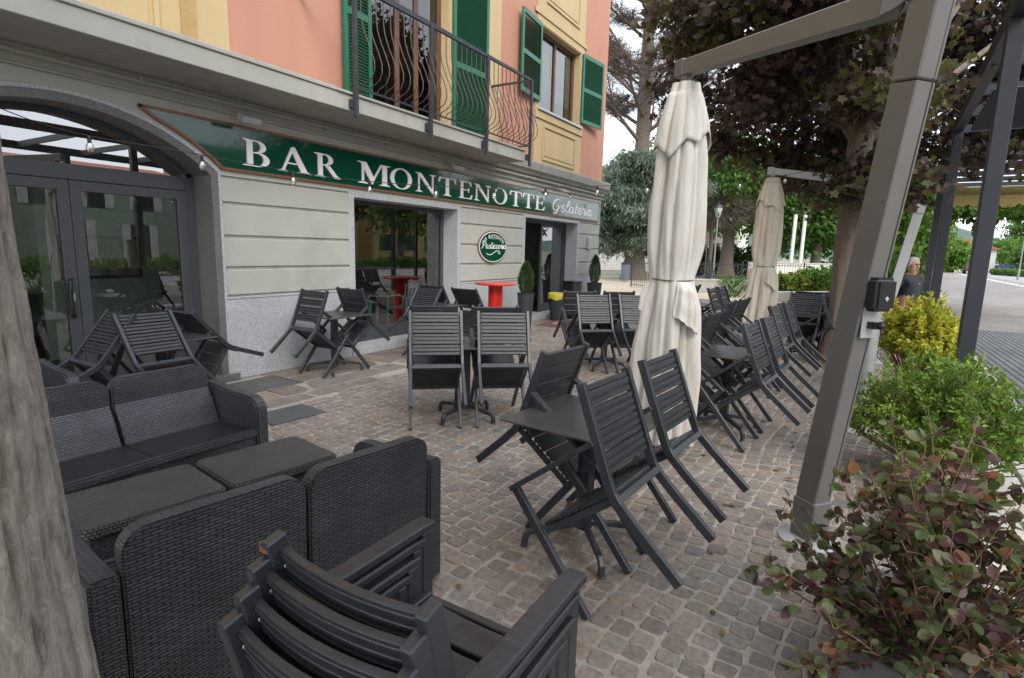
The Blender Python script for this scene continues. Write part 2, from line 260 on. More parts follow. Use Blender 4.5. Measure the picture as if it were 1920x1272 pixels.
# ------------------------------------------------------------------ geometry builder
class G:
    def __init__(s): s.v = []; s.f = []; s.tone = []
    def _add(s, vs, fs, tone=0.5):
        o = len(s.v); s.v += [tuple(x) for x in vs]; s.f += [tuple(i + o for i in f) for f in fs]; s.tone += [tone] * len(fs)
    def box(s, x0, x1, y0, y1, z0, z1, tone=0.5):
        vs = [(x, y, z) for z in (z0, z1) for y in (y0, y1) for x in (x0, x1)]
        s._add(vs, [(0, 2, 3, 1), (4, 5, 7, 6), (0, 1, 5, 4), (2, 6, 7, 3), (0, 4, 6, 2), (1, 3, 7, 5)], tone)
    def cbox(s, c, sz, mtx=None, tone=0.5):
        hx, hy, hz = [d / 2 for d in sz]
        vs = [Vector((x, y, z)) for z in (-hz, hz) for y in (-hy, hy) for x in (-hx, hx)]
        if mtx is not None: vs = [mtx @ v for v in vs]
        vs = [v + Vector(c) for v in vs]
        s._add(vs, [(0, 2, 3, 1), (4, 5, 7, 6), (0, 1, 5, 4), (2, 6, 7, 3), (0, 4, 6, 2), (1, 3, 7, 5)], tone)
    def bar(s, a, b, w, h, up=(0, 0, 1), tone=0.5):
        s.path([a, b], w, h, up, tone)
    def path(s, pts, w, h, up=(0, 0, 1), tone=0.5):
        """rectangular section swept along pts; w across (side), h along 'up'"""
        pts = [Vector(p) for p in pts]; up = Vector(up); rings = []
        for i, p in enumerate(pts):
            d = (pts[min(i + 1, len(pts) - 1)] - pts[max(i - 1, 0)]).normalized()
            k = 1.0
            if 0 < i < len(pts) - 1:
                d1 = (pts[i] - pts[i - 1]).normalized(); k = 1 / max(0.5, d1.dot(d))
            sd = d.cross(up).normalized(); u = sd.cross(d).normalized()
            rings.append([p + sd * w / 2 * a + u * h / 2 * b * k for a, b in ((-1, -1), (1, -1), (1, 1), (-1, 1))])
        vs = [v for r in rings for v in r]; fs = []
        for i in range(len(pts) - 1):
            for j in range(4):
                fs.append((i * 4 + j, i * 4 + (j + 1) % 4, i * 4 + 4 + (j + 1) % 4, i * 4 + 4 + j))
        fs.append((3, 2, 1, 0)); e = (len(pts) - 1) * 4; fs.append((e, e + 1, e + 2, e + 3))
        s._add(vs, fs, tone)
    def tube(s, pts, r, n=8, cap=True, tone=0.5):
        pts = [Vector(p) for p in pts]
        rs = r if hasattr(r, '__len__') else [r] * len(pts)
        d0 = (pts[1] - pts[0]).normalized()
        up = Vector((0, 0, 1)) if abs(d0.z) < 0.9 else Vector((1, 0, 0))
        vs = []; fs = []
        sd = d0.cross(up).normalized()
        for i, p in enumerate(pts):
            d = (pts[min(i + 1, len(pts) - 1)] - pts[max(i - 1, 0)]).normalized()
            sd = (sd - d * sd.dot(d)).normalized(); u = d.cross(sd)
            for k in range(n):
                a = 2 * PI * k / n; vs.append(p + (sd * math.cos(a) + u * math.sin(a)) * rs[i])
        for i in range(len(pts) - 1):
            for k in range(n): fs.append((i * n + k, i * n + (k + 1) % n, (i + 1) * n + (k + 1) % n, (i + 1) * n + k))
        if cap: fs.append(tuple(range(n - 1, -1, -1))); e = (len(pts) - 1) * n; fs.append(tuple(range(e, e + n)))
        s._add(vs, fs, tone)
    def lathe(s, prof, c=(0, 0, 0), n=24, tone=0.5):
        vs = []; fs = []
        for r, z in prof:
            for k in range(n):
                a = 2 * PI * k / n; vs.append((c[0] + r * math.cos(a), c[1] + r * math.sin(a), c[2] + z))
        for i in range(len(prof) - 1):
            for k in range(n): fs.append((i * n + k, i * n + (k + 1) % n, (i + 1) * n + (k + 1) % n, (i + 1) * n + k))
        fs.append(tuple(range(n - 1, -1, -1))); e = (len(prof) - 1) * n; fs.append(tuple(range(e, e + n)))
        s._add(vs, fs, tone)
    def prism(s, poly, f, d0, d1, tone=0.5):
        """poly: 2D points; f(u,v,d) -> 3D; extruded from d0 to d1"""
        n = len(poly)
        vs = [f(u, v, d0) for u, v in poly] + [f(u, v, d1) for u, v in poly]
        fs = [tuple(range(n - 1, -1, -1)), tuple(range(n, 2 * n))]
        fs += [(i, (i + 1) % n, n + (i + 1) % n, n + i) for i in range(n)]
        s._add(vs, fs, tone)
    def strip(s, a, b, f, d0, d1):
        """solid ribbon between two equally long 2D polylines a and b"""
        n = len(a)
        for i in range(n - 1):
            s.prism([a[i], a[i + 1], b[i + 1], b[i]], f, d0, d1)
    def sphere(s, c, r, n=12, m=8, sz=(1, 1, 1), tone=0.5):
        vs = [(c[0], c[1], c[2] - r * sz[2])]; fs = []
        for i in range(1, m):
            t = -PI / 2 + PI * i / m
            for k in range(n):
                a = 2 * PI * k / n; vs.append((c[0] + r * sz[0] * math.cos(t) * math.cos(a), c[1] + r * sz[1] * math.cos(t) * math.sin(a), c[2] + r * sz[2] * math.sin(t)))
        vs.append((c[0], c[1], c[2] + r * sz[2]))
        for k in range(n): fs.append((0, 1 + (k + 1) % n, 1 + k))
        for i in range(m - 2):
            for k in range(n): a = 1 + i * n; fs.append((a + k, a + (k + 1) % n, a + n + (k + 1) % n, a + n + k))
        e = len(vs) - 1; a = 1 + (m - 2) * n
        for k in range(n): fs.append((a + k, a + (k + 1) % n, e))
        s._add(vs, fs, tone)
    def build(s, name, material, parent=None, org=None, bevel=0.0, smooth=False, fixn=True, seg=1):
        me = bpy.data.meshes.new(name)
        o = Vector(org) if org is not None else (Vector(parent['org']) if parent is not None and 'org' in parent else Vector((0, 0, 0)))
        v = [(x - o.x, y - o.y, z - o.z) for x, y, z in s.v]
        me.from_pydata(v, [], s.f)
        at = me.attributes.new('tone', 'FLOAT', 'FACE'); at.data.foreach_set('value', s.tone)
        if fixn or bevel:
            bm = bmesh.new(); bm.from_mesh(me)
            if fixn: bmesh.ops.recalc_face_normals(bm, faces=bm.faces)
            if bevel: bmesh.ops.bevel(bm, geom=[e for e in bm.edges if len(e.link_faces) == 2 and e.calc_face_angle(0) > 0.6], offset=bevel, segments=seg, affect='EDGES', clamp_overlap=True)
            bm.to_mesh(me); bm.free()
        uvbox(me)
        if smooth:
            me.polygons.foreach_set('use_smooth', [True] * len(me.polygons))
        mm = material if isinstance(material, bpy.types.Material) else M[material]
        me.materials.append(mm)
        ob = bpy.data.objects.new(name, me); COL.objects.link(ob)
        if parent is not None: ob.parent = parent
        elif org is not None: ob.location = o
        if parent is not None and 'org' in parent: ob['org'] = parent['org']
        return ob
def uvbox(me):
    n = len(me.loops)
    if n == 0: return
    uvl = me.uv_layers.new(name='UVMap')
    co = np.empty(len(me.vertices) * 3); me.vertices.foreach_get('co', co); co = co.reshape(-1, 3)
    li = np.empty(n, dtype=np.int32); me.loops.foreach_get('vertex_index', li)
    pn = np.empty(len(me.polygons) * 3); me.polygons.foreach_get('normal', pn); pn = np.abs(pn.reshape(-1, 3))
    lt = np.empty(len(me.polygons), dtype=np.int32); me.polygons.foreach_get('loop_total', lt)
    ax = np.repeat(np.argmax(pn, 1), lt); c = co[li]
    u = np.where(ax == 0, c[:, 1], c[:, 0]); v = np.where(ax == 2, c[:, 1], c[:, 2])
    uvl.data.foreach_set('uv', np.stack([u, v], 1).ravel())
def tag(o, label=None, cat=None, group=None, kind=None):
    if label: o['label'] = label
    if cat: o['category'] = cat
    if group: o['group'] = group
    if kind: o['kind'] = kind
    return o
def thing(name, label, cat, loc, group=None):
    o = bpy.data.objects.new(name, None); COL.objects.link(o); o.location = loc; o.empty_display_size = 0.1
    o['org'] = tuple(float(x) for x in loc)
    return tag(o, label, cat, group)
def local(o): o['org'] = (0.0, 0.0, 0.0); return o
def copy_tree(o, parent=None):
    c = o.copy(); COL.objects.link(c)
    if parent is not None: c.parent = parent
    for ch in list(o.children): copy_tree(ch, c)
    return c
def leafmesh(name, pos, dirs, nrm, L, W, tone, material, parent=None, shape='oval', org=None):
    pos = np.asarray(pos, float); n = len(pos)
    d = dirs / (np.linalg.norm(dirs, axis=1, keepdims=True) + 1e-9)
    s = np.cross(d, nrm); s /= (np.linalg.norm(s, axis=1, keepdims=True) + 1e-9); u = np.cross(s, d)
    if shape == 'oval':
        h = [(.08, .22), (.28, .44), (.52, .50), (.76, .38), (.93, .16)]
        T = np.array([(0, 0, 0)] + [(a, b, .2 * b - .10 * a * a) for a, b in h] + [(1, 0, -.12)] + [(a, -b, .2 * b - .10 * a * a) for a, b in h[::-1]]); F = [(0, 1, 2, 3, 4, 5, 6), (0, 6, 7, 8, 9, 10, 11)]
    elif shape == 'maple':
        h = [(0, 0.02), (0.02, 0.36), (0.2, 0.26), (0.42, 0.62), (0.5, 0.42), (0.62, 0.44), (0.6, 0.16), (1, 0)]
        T = np.array([(a, b, 0.10 * b) for a, b in h] + [(a, -b, 0.10 * b) for a, b in h[:-1]])
        F = [(7, 6, 5, 4, 3, 2, 1, 0), (8, 9, 10, 11, 12, 13, 14, 7)]
    elif shape == 'blade':
        T = np.array([(0, 0.5, 0), (0, -0.5, 0), (0.6, -0.35, 0.0), (1, 0, -0.08), (0.6, 0.35, 0.0)]); F = [(0, 1, 2, 3, 4)]
    else:
        T = np.array([(0, 0, 0), (0.45, 0.5, 0.05), (1, 0, 0), (0.45, -0.5, 0.05)]); F = [(0, 1, 2, 3)]
    L = np.broadcast_to(L, (n,)); W = np.broadcast_to(W, (n,))
    V = (pos[:, None, :] + d[:, None, :] * (T[None, :, 0:1] * L[:, None, None]) + s[:, None, :] * (T[None, :, 1:2] * W[:, None, None]) + u[:, None, :] * (T[None, :, 2:3] * L[:, None, None]))
    k = len(T); V = V.reshape(-1, 3)
    o = np.array(org if org is not None else (parent['org'] if parent is not None and 'org' in parent else (0, 0, 0)))
    V = V - o
    idx = np.concatenate([np.array(f) for f in F]); nl = len(idx)
    loops = (np.arange(n)[:, None] * k + idx[None, :]).ravel()
    lt = np.tile([len(f) for f in F], n); ls = np.concatenate([[0], np.cumsum(lt)[:-1]])
    me = bpy.data.meshes.new(name)
    me.vertices.add(len(V)); me.vertices.foreach_set('co', V.ravel())
    me.loops.add(len(loops)); me.loops.foreach_set('vertex_index', loops.astype(np.int32))
    me.polygons.add(len(lt)); me.polygons.foreach_set('loop_start', ls.astype(np.int32)); me.polygons.foreach_set('loop_total', lt.astype(np.int32))
    me.update(calc_edges=True); me.validate()
    at = me.attributes.new('tone', 'FLOAT', 'FACE'); at.data.foreach_set('value', np.repeat(np.clip(tone, 0, 1), len(F)))
    me.materials.append(M[material])
    ob = bpy.data.objects.new(name, me); COL.objects.link(ob)
    if parent is not None: ob.parent = parent
    elif org is not None: ob.location = org
    return ob
def rdir(n, up=0.0):
    v = rng.normal(size=(n, 3)); v[:, 2] += up
    return v / np.linalg.norm(v, axis=1, keepdims=True)
# ------------------------------------------------------------------ camera, world, sun
W = 6.28                                   # plane of the facade
f_px, yaw, pit, rol = 1041.53, 0.542367, 0.160707, 0.02591955
cy, sy, cp, sp = math.cos(yaw), math.sin(yaw), math.cos(pit), math.sin(pit)
fw = Vector((cy * cp, sy * cp, -sp)); rt = Vector((sy, -cy, 0)); up = rt.cross(fw)
r2 = rt * math.cos(rol) + up * math.sin(rol); u2 = -rt * math.sin(rol) + up * math.cos(rol)
cam = bpy.data.cameras.new('camera'); cam.sensor_width = 36; cam.lens = f_px / 1920 * 36; cam.clip_start = 0.05; cam.clip_end = 3000
co = bpy.data.objects.new('camera', cam); COL.objects.link(co)
co.matrix_world = Matrix(((r2.x, u2.x, -fw.x, 0), (r2.y, u2.y, -fw.y, 0), (r2.z, u2.z, -fw.z, 1.65), (0, 0, 0, 1)))
scene.camera = co

world = bpy.data.worlds.new('World'); scene.world = world; world.use_nodes = True
nt = world.node_tree; nt.nodes.clear()
SUN_EL, SUN_AZ = R(38), R(-124)              # direction towards the sun, angle from +x
sky = nt.nodes.new('ShaderNodeTexSky'); sky.sky_type = 'NISHITA'; sky.sun_disc = False
sky.sun_elevation = SUN_EL; sky.sun_rotation = PI / 2 - SUN_AZ; sky.air_density = 1.2; sky.dust_density = 2.5
tc = nt.nodes.new('ShaderNodeTexCoord')
mp = nt.nodes.new('ShaderNodeMapping'); mp.inputs['Scale'].default_value = (1.0, 1.0, 2.6)
nt.links.new(tc.outputs['Generated'], mp.inputs[0])
no = nt.nodes.new('ShaderNodeTexNoise'); no.inputs['Scale'].default_value = 2.2; no.inputs['Detail'].default_value = 9; no.inputs['Roughness'].default_value = 0.55
nt.links.new(mp.outputs[0], no.inputs['Vector'])
cr = ramp(nt, [(0.30, (0.55,) * 3), (0.60, (1, 1, 1))]); nt.links.new(no.outputs['Fac'], cr.inputs[0])
mx = nt.nodes.new('ShaderNodeMixRGB'); nt.links.new(cr.outputs[0], mx.inputs[0]); nt.links.new(sky.outputs[0], mx.inputs[1])
mx.inputs[2].default_value = (8.5, 8.95, 9.7, 1)   # thin bright overcast
bg = nt.nodes.new('ShaderNodeBackground'); bg.inputs['Strength'].default_value = 0.11
nt.links.new(mx.outputs[0], bg.inputs[0])
wo = nt.nodes.new('ShaderNodeOutputWorld'); nt.links.new(bg.outputs[0], wo.inputs[0])
sl = bpy.data.lights.new('sun', 'SUN'); sl.energy = 1.35; sl.angle = R(34); sl.color = (1.0, 0.95, 0.87)
so = bpy.data.objects.new('sun', sl); COL.objects.link(so)
sd = Vector((math.cos(SUN_EL) * math.cos(SUN_AZ), math.cos(SUN_EL) * math.sin(SUN_AZ), math.sin(SUN_EL)))
so.rotation_euler = sd.to_track_quat('Z', 'Y').to_euler()
scene.view_settings.view_transform = 'Standard'; scene.view_settings.look = 'None'
scene.view_settings.gamma = 1.0; scene.view_settings.exposure = 1.05
scene.render.engine = 'CYCLES'
scene.cycles.max_bounces = 8; scene.cycles.transparent_max_bounces = 16; scene.cycles.use_denoising = True
scene.cycles.sample_clamp_indirect = 6

# ------------------------------------------------------------------ ground
def st(x): return -0.049 * x              # the street runs a little askew to the facade
def sheet(name, poly, z, m, thick=0.0):
    g = G()
    if thick: g.prism(poly, lambda u, v, d: (u, v, d), z - thick, z)
    else: g._add([(x, y, z) for x, y in poly], [tuple(range(len(poly)))])
    o = g.build(name, m, fixn=bool(thick)); return tag(o, kind='structure')
sheet('ground', [(-900, -900), (1400, -900), (1400, 900), (-900, 900)], -0.045, 'ground')
sheet('plaza_bed', [(-8, st(-8) - 0.25), (21.5, st(21.5) - 0.25), (21.5, 6.5), (-8, 6.5)], -0.007, 'mortar')
sheet('gravel_square', [(21.5, -1.4), (34, -1.9), (37, 13), (37, 30), (15.3, 30), (15.3, 6.5), (21.5, 6.5)], -0.010, 'gravel')
sheet('pavement', [(-30, st(-30) - 1.45), (120, st(120) - 1.45), (120, st(120) - 9.0), (-30, st(-30) - 9.0)], -0.016, 'brick')
sheet('road', [(-60, st(-60) - 9.3), (200, -16.0), (200, -21.0), (-60, st(-60) - 15.0)], -0.024, 'asphalt')
sheet('road_edge_line', [(-60, st(-60) - 9.0), (200, -15.6), (200, -16.0), (-60, st(-60) - 9.3)], -0.010, 'whitep')
sheet('far_pavement', [(-60, st(-60) - 15.0), (200, -21.0), (200, -27), (-60, st(-60) - 21.0)], -0.02, 'brick')
sheet('stone_kerb', [(-8, st(-8) - 1.02), (40, st(40) - 1.02), (40, st(40) - 1.42), (-8, st(-8) - 1.42)], 0.004, 'kerb', 0.06)
sheet('steel_grating', [(-8, st(-8) - 1.45), (17.5, st(17.5) - 1.45), (17.3, st(17.3) - 4.0), (-8, st(-8) - 4.0)], -0.006, 'grate')
sheet('red_paving_strip', [(-8, st(-8) - 4.0), (17.3, st(17.3) - 4.0), (17.3, st(17.3) - 4.5), (-8, st(-8) - 4.5)], -0.010, 'flag')
# planting bed with its kerb and pebbles
sheet('planting_bed', [(0.6, st(0.6) - 0.34), (13.5, st(13.5) - 0.34), (13.5, st(13.5) - 0.98), (0.6, st(0.6) - 0.98)], 0.02, 'pebble', 0.05)
g = G()
g.prism([(0.5, st(.5) - 0.26), (13.6, st(13.6) - 0.26), (13.6, st(13.6) - 0.335), (0.5, st(.5) - 0.335)], lambda u, v, d: (u, v, d), -0.03, 0.035)
tag(g.build('bed_edging', 'conc', bevel=0.008), kind='structure')

# cobbles: one modelled stone each, in gently arched rows
def slab_line(x): return 4.30 + 0.13 * x if x < 6 else 5.08 + 0.03 * (x - 6)
V = []; F = []; TN = []
def stone(cx, cyy, hx, hy, rot, top, bev, tn, cut0=.18, inset=.88):
    c, s = math.cos(rot), math.sin(rot); o = len(V)
    cut = cut0 + 0.1 * random.random()
    ring = []
    for sx, sy_ in ((1, 1), (-1, 1), (-1, -1), (1, -1)):
        jj = .13 if cut0 > .1 else .035; jx, jy = random.uniform(-jj, jj) * hx, random.uniform(-jj, jj) * hy
        a, b_ = sx * hx + jx, sy_ * hy + jy
        p1, p2 = (a, b_ - sy_ * hy * cut), (a - sx * hx * cut, b_)
        ring += [p1, p2] if sx * sy_ > 0 else [p2, p1]
    n = 8; tl = (random.uniform(-.035, .035), random.uniform(-.035, .035))
    for k, z in ((1.0, -0.03), (0.985, top - bev), (inset, top)):
        for x, y in ring:
            x *= k; y *= k
            V.append((cx + c * x - s * y, cyy + s * x + c * y, z + (tl[0] * x + tl[1] * y if z > -0.02 else 0)))
    for r_ in range(2):
        for i in range(n): F.append((o + r_ * n + i, o + r_ * n + (i + 1) % n, o + (r_ + 1) * n + (i + 1) % n, o + (r_ + 1) * n + i)); TN.append(tn)
    F.append(tuple(o + 2 * n + i for i in range(n))); TN.append(tn)
row = 0.108
y = -1.4
while y < 7.3:
    x = -0.3 + random.random() * 0.1
    while x < 21.3:
        ph = (x % 1.5) / 1.5
        yy = y + 0.045 * math.sin(ph * PI) + 0.02 * math.sin(x * 1.1 + y * .6) - .05 * x
        sz = random.uniform(0.088, 0.118)
        if yy > st(x) - 0.25 and yy < slab_line(x) - 0.05 and not (0.2 < x < 0.4):
            sl_ = 0.045 * PI / 1.5 * math.cos(ph * PI) - .05
            stone(x, yy + random.uniform(-.008, .008), sz / 2 - random.uniform(.001, .004), row / 2 - random.uniform(0.002, 0.006), math.atan(sl_) * 0.9 + random.uniform(-.07, .07), random.uniform(-0.004, 0.003), 0.009, random.random())
        x += sz + 0.006
    y += row
g = G(); g.v = V; g.f = F; g.tone = TN
cob = g.build('cobbles', 'cobble', fixn=False); tag(cob, kind='structure')
# stone slabs along the facade
V = []; F = []; TN = []
yb = [(6.26, 5.86), (5.85, 5.52), (5.51, 5.12), (5.11, 4.86), (4.85, 4.58), (4.57, 4.30)]
for i, (a, b) in enumerate(yb):
    x = -2 + random.random() * .3
    while x < 21.3:
        ln = random.uniform(0.30, 0.62)
        xm, ym = x + ln / 2, (a + b) / 2
        if ym > slab_line(xm) + 0.02 and not (3.6 < xm < 4.05 and ym > 5.6):
            stone(xm, ym + random.uniform(-.01, .01), ln / 2 - 0.006, (a - b) / 2 - 0.005, random.uniform(-.02, .02), random.uniform(-.003, .001), 0.004, random.random(), .03, .965)
        x += ln
for k in range(0, len(V), 24):   # square the slab corners a little more than the cobbles'
    pass
g = G(); g.v = V; g.f = F; g.tone = TN
tag(g.build('stone_slabs', 'flag', fixn=False), kind='structure')

# ------------------------------------------------------------------ the corner building
B = thing('corner_building', 'salmon and ochre corner building with green shutters over a grey bar front', 'building', (9, W, 0))
fx = lambda u, v, d: (u, W - d, v)
def wallbox(g, x0, x1, z0, z1, d0=0.0, th=0.35): g.box(x0, x1, W - d0, W + th, z0, z1)
AX, AH, AS, AR = 2.42, 1.43, 2.43, 0.53            # arch: centre, half width, springing height, rise
Rr = (AH ** 2 + AR ** 2) / (2 * AR)
def arch(dx, grow=0.0):
    r_ = Rr + grow; return AS - (Rr - AR) + math.sqrt(max(0, r_ * r_ - dx * dx))
g = G()
courses = [1.0, 1.335, 1.705, 2.085, 2.40]
for x0, x1 in ((-7, AX - AH), (AX + AH, 5.77), (8.47, 10.76), (13.70, 15.1)):
    wallbox(g, x0, x1, 0.0, 2.40, -0.03, 0.35)
    for a, b in zip(courses, courses[1:]):
        e = 0.014
        g.prism([(-0.03, a + e), (0.0, a + e + 0.014), (0.0, b - e - 0.014), (-0.03, b - e)], lambda u, v, d: (d, W - u, v), x0, x1)
wallbox(g, -7, AX - AH, 2.40, 3.30); wallbox(g, AX + AH, 15.1, 2.40, 3.30)
n = 28; xs = [AX - AH + 2 * AH * i / n for i in range(n + 1)]
for a, b in zip(xs, xs[1:]):
    g.prism([(a, arch(a - AX)), (b, arch(b - AX)), (b, 3.30), (a, 3.30)], fx, -0.35, 0.0)
g.box(14.75, 15.1, W + .35, 17, 0, 3.4)
g.build('ground_floor_wall', 'plaster', B)
for x0, x1 in ((-7, AX - AH - .002), (AX + AH + .002, 5.768), (8.472, 10.758), (13.702, 15.12)):
    g = G(); g.box(x0, x1, W - 0.025, W + .02, 0.0, 0.976); g.box(x0, x1, W - 0.035, W + .02, 0.975, 1.0)
    g.build('granite_plinth', 'granite', B, bevel=0.004)
# arch surround
g = G()
def archring(g, gin, gout, d0, d1, zbot=0.0):
    ao = [(AX - AH - gout + (2 * AH + 2 * gout) * i / 40) for i in range(41)]
    outer = [(x, arch(x - AX, gout) if abs(x - AX) < AH + gout - 1e-6 else AS) for x in ao]
    inner = [(AX + (x - AX) * (AH + gin) / (AH + gout), 0) for x in ao]; inner = [(x, arch(x - AX, gin)) for x, _ in inner]
    g.strip(outer, inner, fx, d0, d1)
    for s in (-1, 1):
        xa, xb = AX + s * (AH + gout), AX + s * (AH + gin)
        g.prism([(xa, zbot), (xb, zbot), (xb, arch(AH + gin, gin)), (xa, arch(AH + gout, gout))], fx, d0, d1)
archring(g, -0.10, 0.0, -0.42, 0.012)
g.build('arch_surround', 'granite_dk', B)
g = G(); archring(g, -0.02, 0.012, -0.02, 0.018)
g.build('arch_edge_moulding', 'granite', B)
def surround(x0, x1, z1, zs):
    g = G(); t = 0.10
    g.box(x0, x0 + t, W - .012, W + .36, zs, z1); g.box(x1 - t, x1, W - .012, W + .36, zs, z1); g.box(x0 + t, x1 - t, W - .012, W + .36, z1 - .07, z1)
    g.box(x0 - .0, x1 + .0, W - .05, W + .5, 0.0, zs)
    g.build('stone_surround', 'granite', B, bevel=0.006)
surround(5.77, 8.47, 2.40, 0.12); surround(10.76, 13.70, 2.42, 0.10)
g = G(); g.box(AX - AH - .1, AX + AH + .1, W - .06, W + .5, 0.0, 0.08); g.build('door_threshold', 'granite_dk', B, bevel=.006)
# arched glazed door: frame > leaves with panes and handle, fanlight
GY = W + 0.34
def frame(g, x0, x1, z0, z1, t, y0, y1, mid=()):
    g.box(x0, x0 + t, y0, y1, z0, z1); g.box(x1 - t, x1, y0, y1, z0, z1); g.box(x0 + t, x1 - t, y0, y1, z1 - t, z1); g.box(x0 + t, x1 - t, y0, y1, z0, z0 + t)
    for m in mid: g.box(m - t / 2, m + t / 2, y0 + .004, y1 - .004, z0 + t, z1 - t)
g = G(); xi = AH - 0.10
xs = [AX - xi + 2 * xi * i / 30 for i in range(31)]
top = [(x, arch(x - AX, -0.10)) for x in xs]; bot = [(AX + (x - AX) * 0.955, arch((x - AX) * 0.955, -0.16) ) for x in xs]
g.strip(top, bot, lambda u, v, d: (u, GY + d, v), 0, 0.07)
g.box(AX - xi, AX - xi + .10, GY, GY + .07, 0.08, 2.40); g.box(AX + xi - .10, AX + xi, GY, GY + .07, 0.08, 2.40)
g.box(AX - xi + .10, AX + xi - .10, GY - .005, GY + .075, 2.21, 2.36)
AD = g.build('arched_door_frame', 'anth', B, bevel=.004)
g = G()
vs = [(x, GY + .035, z) for x, z in bot] + [(bot[-1][0], GY + .035, 2.36), (bot[0][0], GY + .035, 2.36)]
g._add(vs, [tuple(range(len(vs)))]); g.build('fanlight_pane', 'glass_fan', AD, fixn=False)
for s, a, b in ((-1, AX - xi + .10, AX + .10), (1, AX + .105, AX + xi - .10)):
    g = G(); frame(g, a, b, 0.085, 2.205, 0.10, GY - .008, GY + .055); g.box(a + .1, b - .1, GY - .006, GY + .05, .185, .30)
    g.build('door_leaf', 'anth', AD, bevel=.004)
    g = G(); g._add([(a + .09, GY + .02, .28), (b - .09, GY + .02, .28), (b - .09, GY + .02, 2.12), (a + .09, GY + .02, 2.12)], [(0, 1, 2, 3)])
    g.build('door_pane', 'glass', AD, fixn=False)
g = G(); hx = AX + .03
pts = [(hx, GY - .008, 1.24), (hx, GY - .05, 1.245), (hx - .02, GY - .085, 1.22), (hx - .03, GY - .09, 1.15), (hx - .03, GY - .09, .97), (hx - .02, GY - .085, .90), (hx, GY - .05, .875), (hx, GY - .008, .88)]
g.tube(pts, .017, 8); g.box(hx - .085, hx - .012, GY - .098, GY - .078, .905, 1.215)
g.build('door_handle', 'black', AD, bevel=0.003)
g = G(); g.box(AX + .035, AX + .062, GY - .014, GY - .009, 1.02, 1.10); g.build('door_lock', 'mastlt', AD)
# shop window and entrance
g = G(); frame(g, 5.87, 8.37, .12, 2.33, .06, GY - .02, GY + .05); g.box(5.93, 8.31, GY - .015, GY + .045, .18, .34)
SW = g.build('shop_window_frame', 'anth', B, bevel=.004)
g = G(); g._add([(5.9, GY + .015, .3), (8.34, GY + .015, .3), (8.34, GY + .015, 2.3), (5.9, GY + .015, 2.3)], [(0, 1, 2, 3)]); g.build('shop_window_pane', 'glass', SW, fixn=False)
g = G(); g.box(10.86, 10.92, GY - .02, GY + .05, .10, 2.35); g.box(13.54, 13.60, GY - .02, GY + .05, .10, 2.35); g.box(10.92, 13.54, GY - .02, GY + .05, 2.28, 2.35)
EN = g.build('entrance_frame', 'anth', B, bevel=.004)
for a, b, yy, pane in ((12.25, 13.54, GY - .0, 'glass'),):
    g = G(); frame(g, a, b, .10, 2.28, .075, yy, yy + .05); g.box(a + .075, b - .075, yy + .005, yy + .045, .175, .30); g.build('sliding_leaf', 'anth', EN, bevel=.004)
    g = G(); g._add([(a + .06, yy + .025, .28), (b - .06, yy + .025, .28), (b - .06, yy + .025, 2.22), (a + .06, yy + .025, 2.22)], [(0, 1, 2, 3)]); g.build('sliding_leaf_pane', pane, EN, fixn=False)
# interior room
g = G()
for bx in ((-7, 15.0, 11.0, 11.1, 0, 3.3), (-7, 15.0, W + .36, 11.0, 3.1, 3.3), (-7.1, -7, W + .36, 11, 0, 3.3)): g.box(*bx)
g.build('interior_wall', simple('interior_plaster', (0.42, 0.44, 0.36), 0.9), B)
g = G(); g.box(-7, 14.74, W + .36, 11, -.02, .09); g.build('interior_floor', simple('interior_tile', (0.22, 0.19, 0.16), 0.4), B)
# sign-level pipe and brackets
g = G()
for zz, yy in ((3.20, W - .05), (3.10, W - .03)):
    g.tube([(-6, yy, zz), (15.15, yy, zz)], .024 if zz > 3.15 else .014, 8)
for k in range(18): g.box(-5 + k * 1.15, -4.97 + k * 1.15, W - .075, W, 3.17, 3.235)
g.build('conduit_pipe', 'slab_con', B)
# balcony slab and cornice
g = G(); g.box(-7, 9.34, 5.46, W, 3.27, 3.455); g.box(-7, 4.86, 5.44, W - .0, 3.456, 3.50); g.box(4.862, 9.36, 5.43, W, 3.456, 3.488)
g.build('balcony_slab', 'slab_con', B, bevel=.006)
g = G()
g.prism([(0, 3.27), (0.07, 3.27), (0.10, 3.33), (0.16, 3.36), (0.2, 3.50), (0.2, 3.54), (0, 3.56)], lambda u, v, d: (d, W - u, v), 9.345, 15.3)
g.box(15.1, 15.3, W, 17, 3.30, 3.54)
g.build('string_course', 'slab_con', B)
# upper wall
UY = W
g = G()
def ub(x0, x1, z0, z1): g.box(x0, x1, UY, UY + .4, z0, z1)
Z0, Z1 = 3.30, 11.0
ub(-7, 6.22, Z0, Z1); ub(8.10, 11.28, Z0, Z1); ub(13.38, 15.1, Z0, Z1)
ub(6.22, 8.10, Z0, 3.45); ub(6.22, 8.10, 6.25, Z1); ub(11.28, 13.38, Z0, 4.72); ub(11.28, 13.38, 6.46, Z1)
g.box(14.7, 15.1, UY + .4, 17, Z0, Z1); g.box(-7, 14.7, UY + 1.4, UY + 1.5, 3.3, Z1)
g.build('upper_wall', 'pink', B)
g = G()
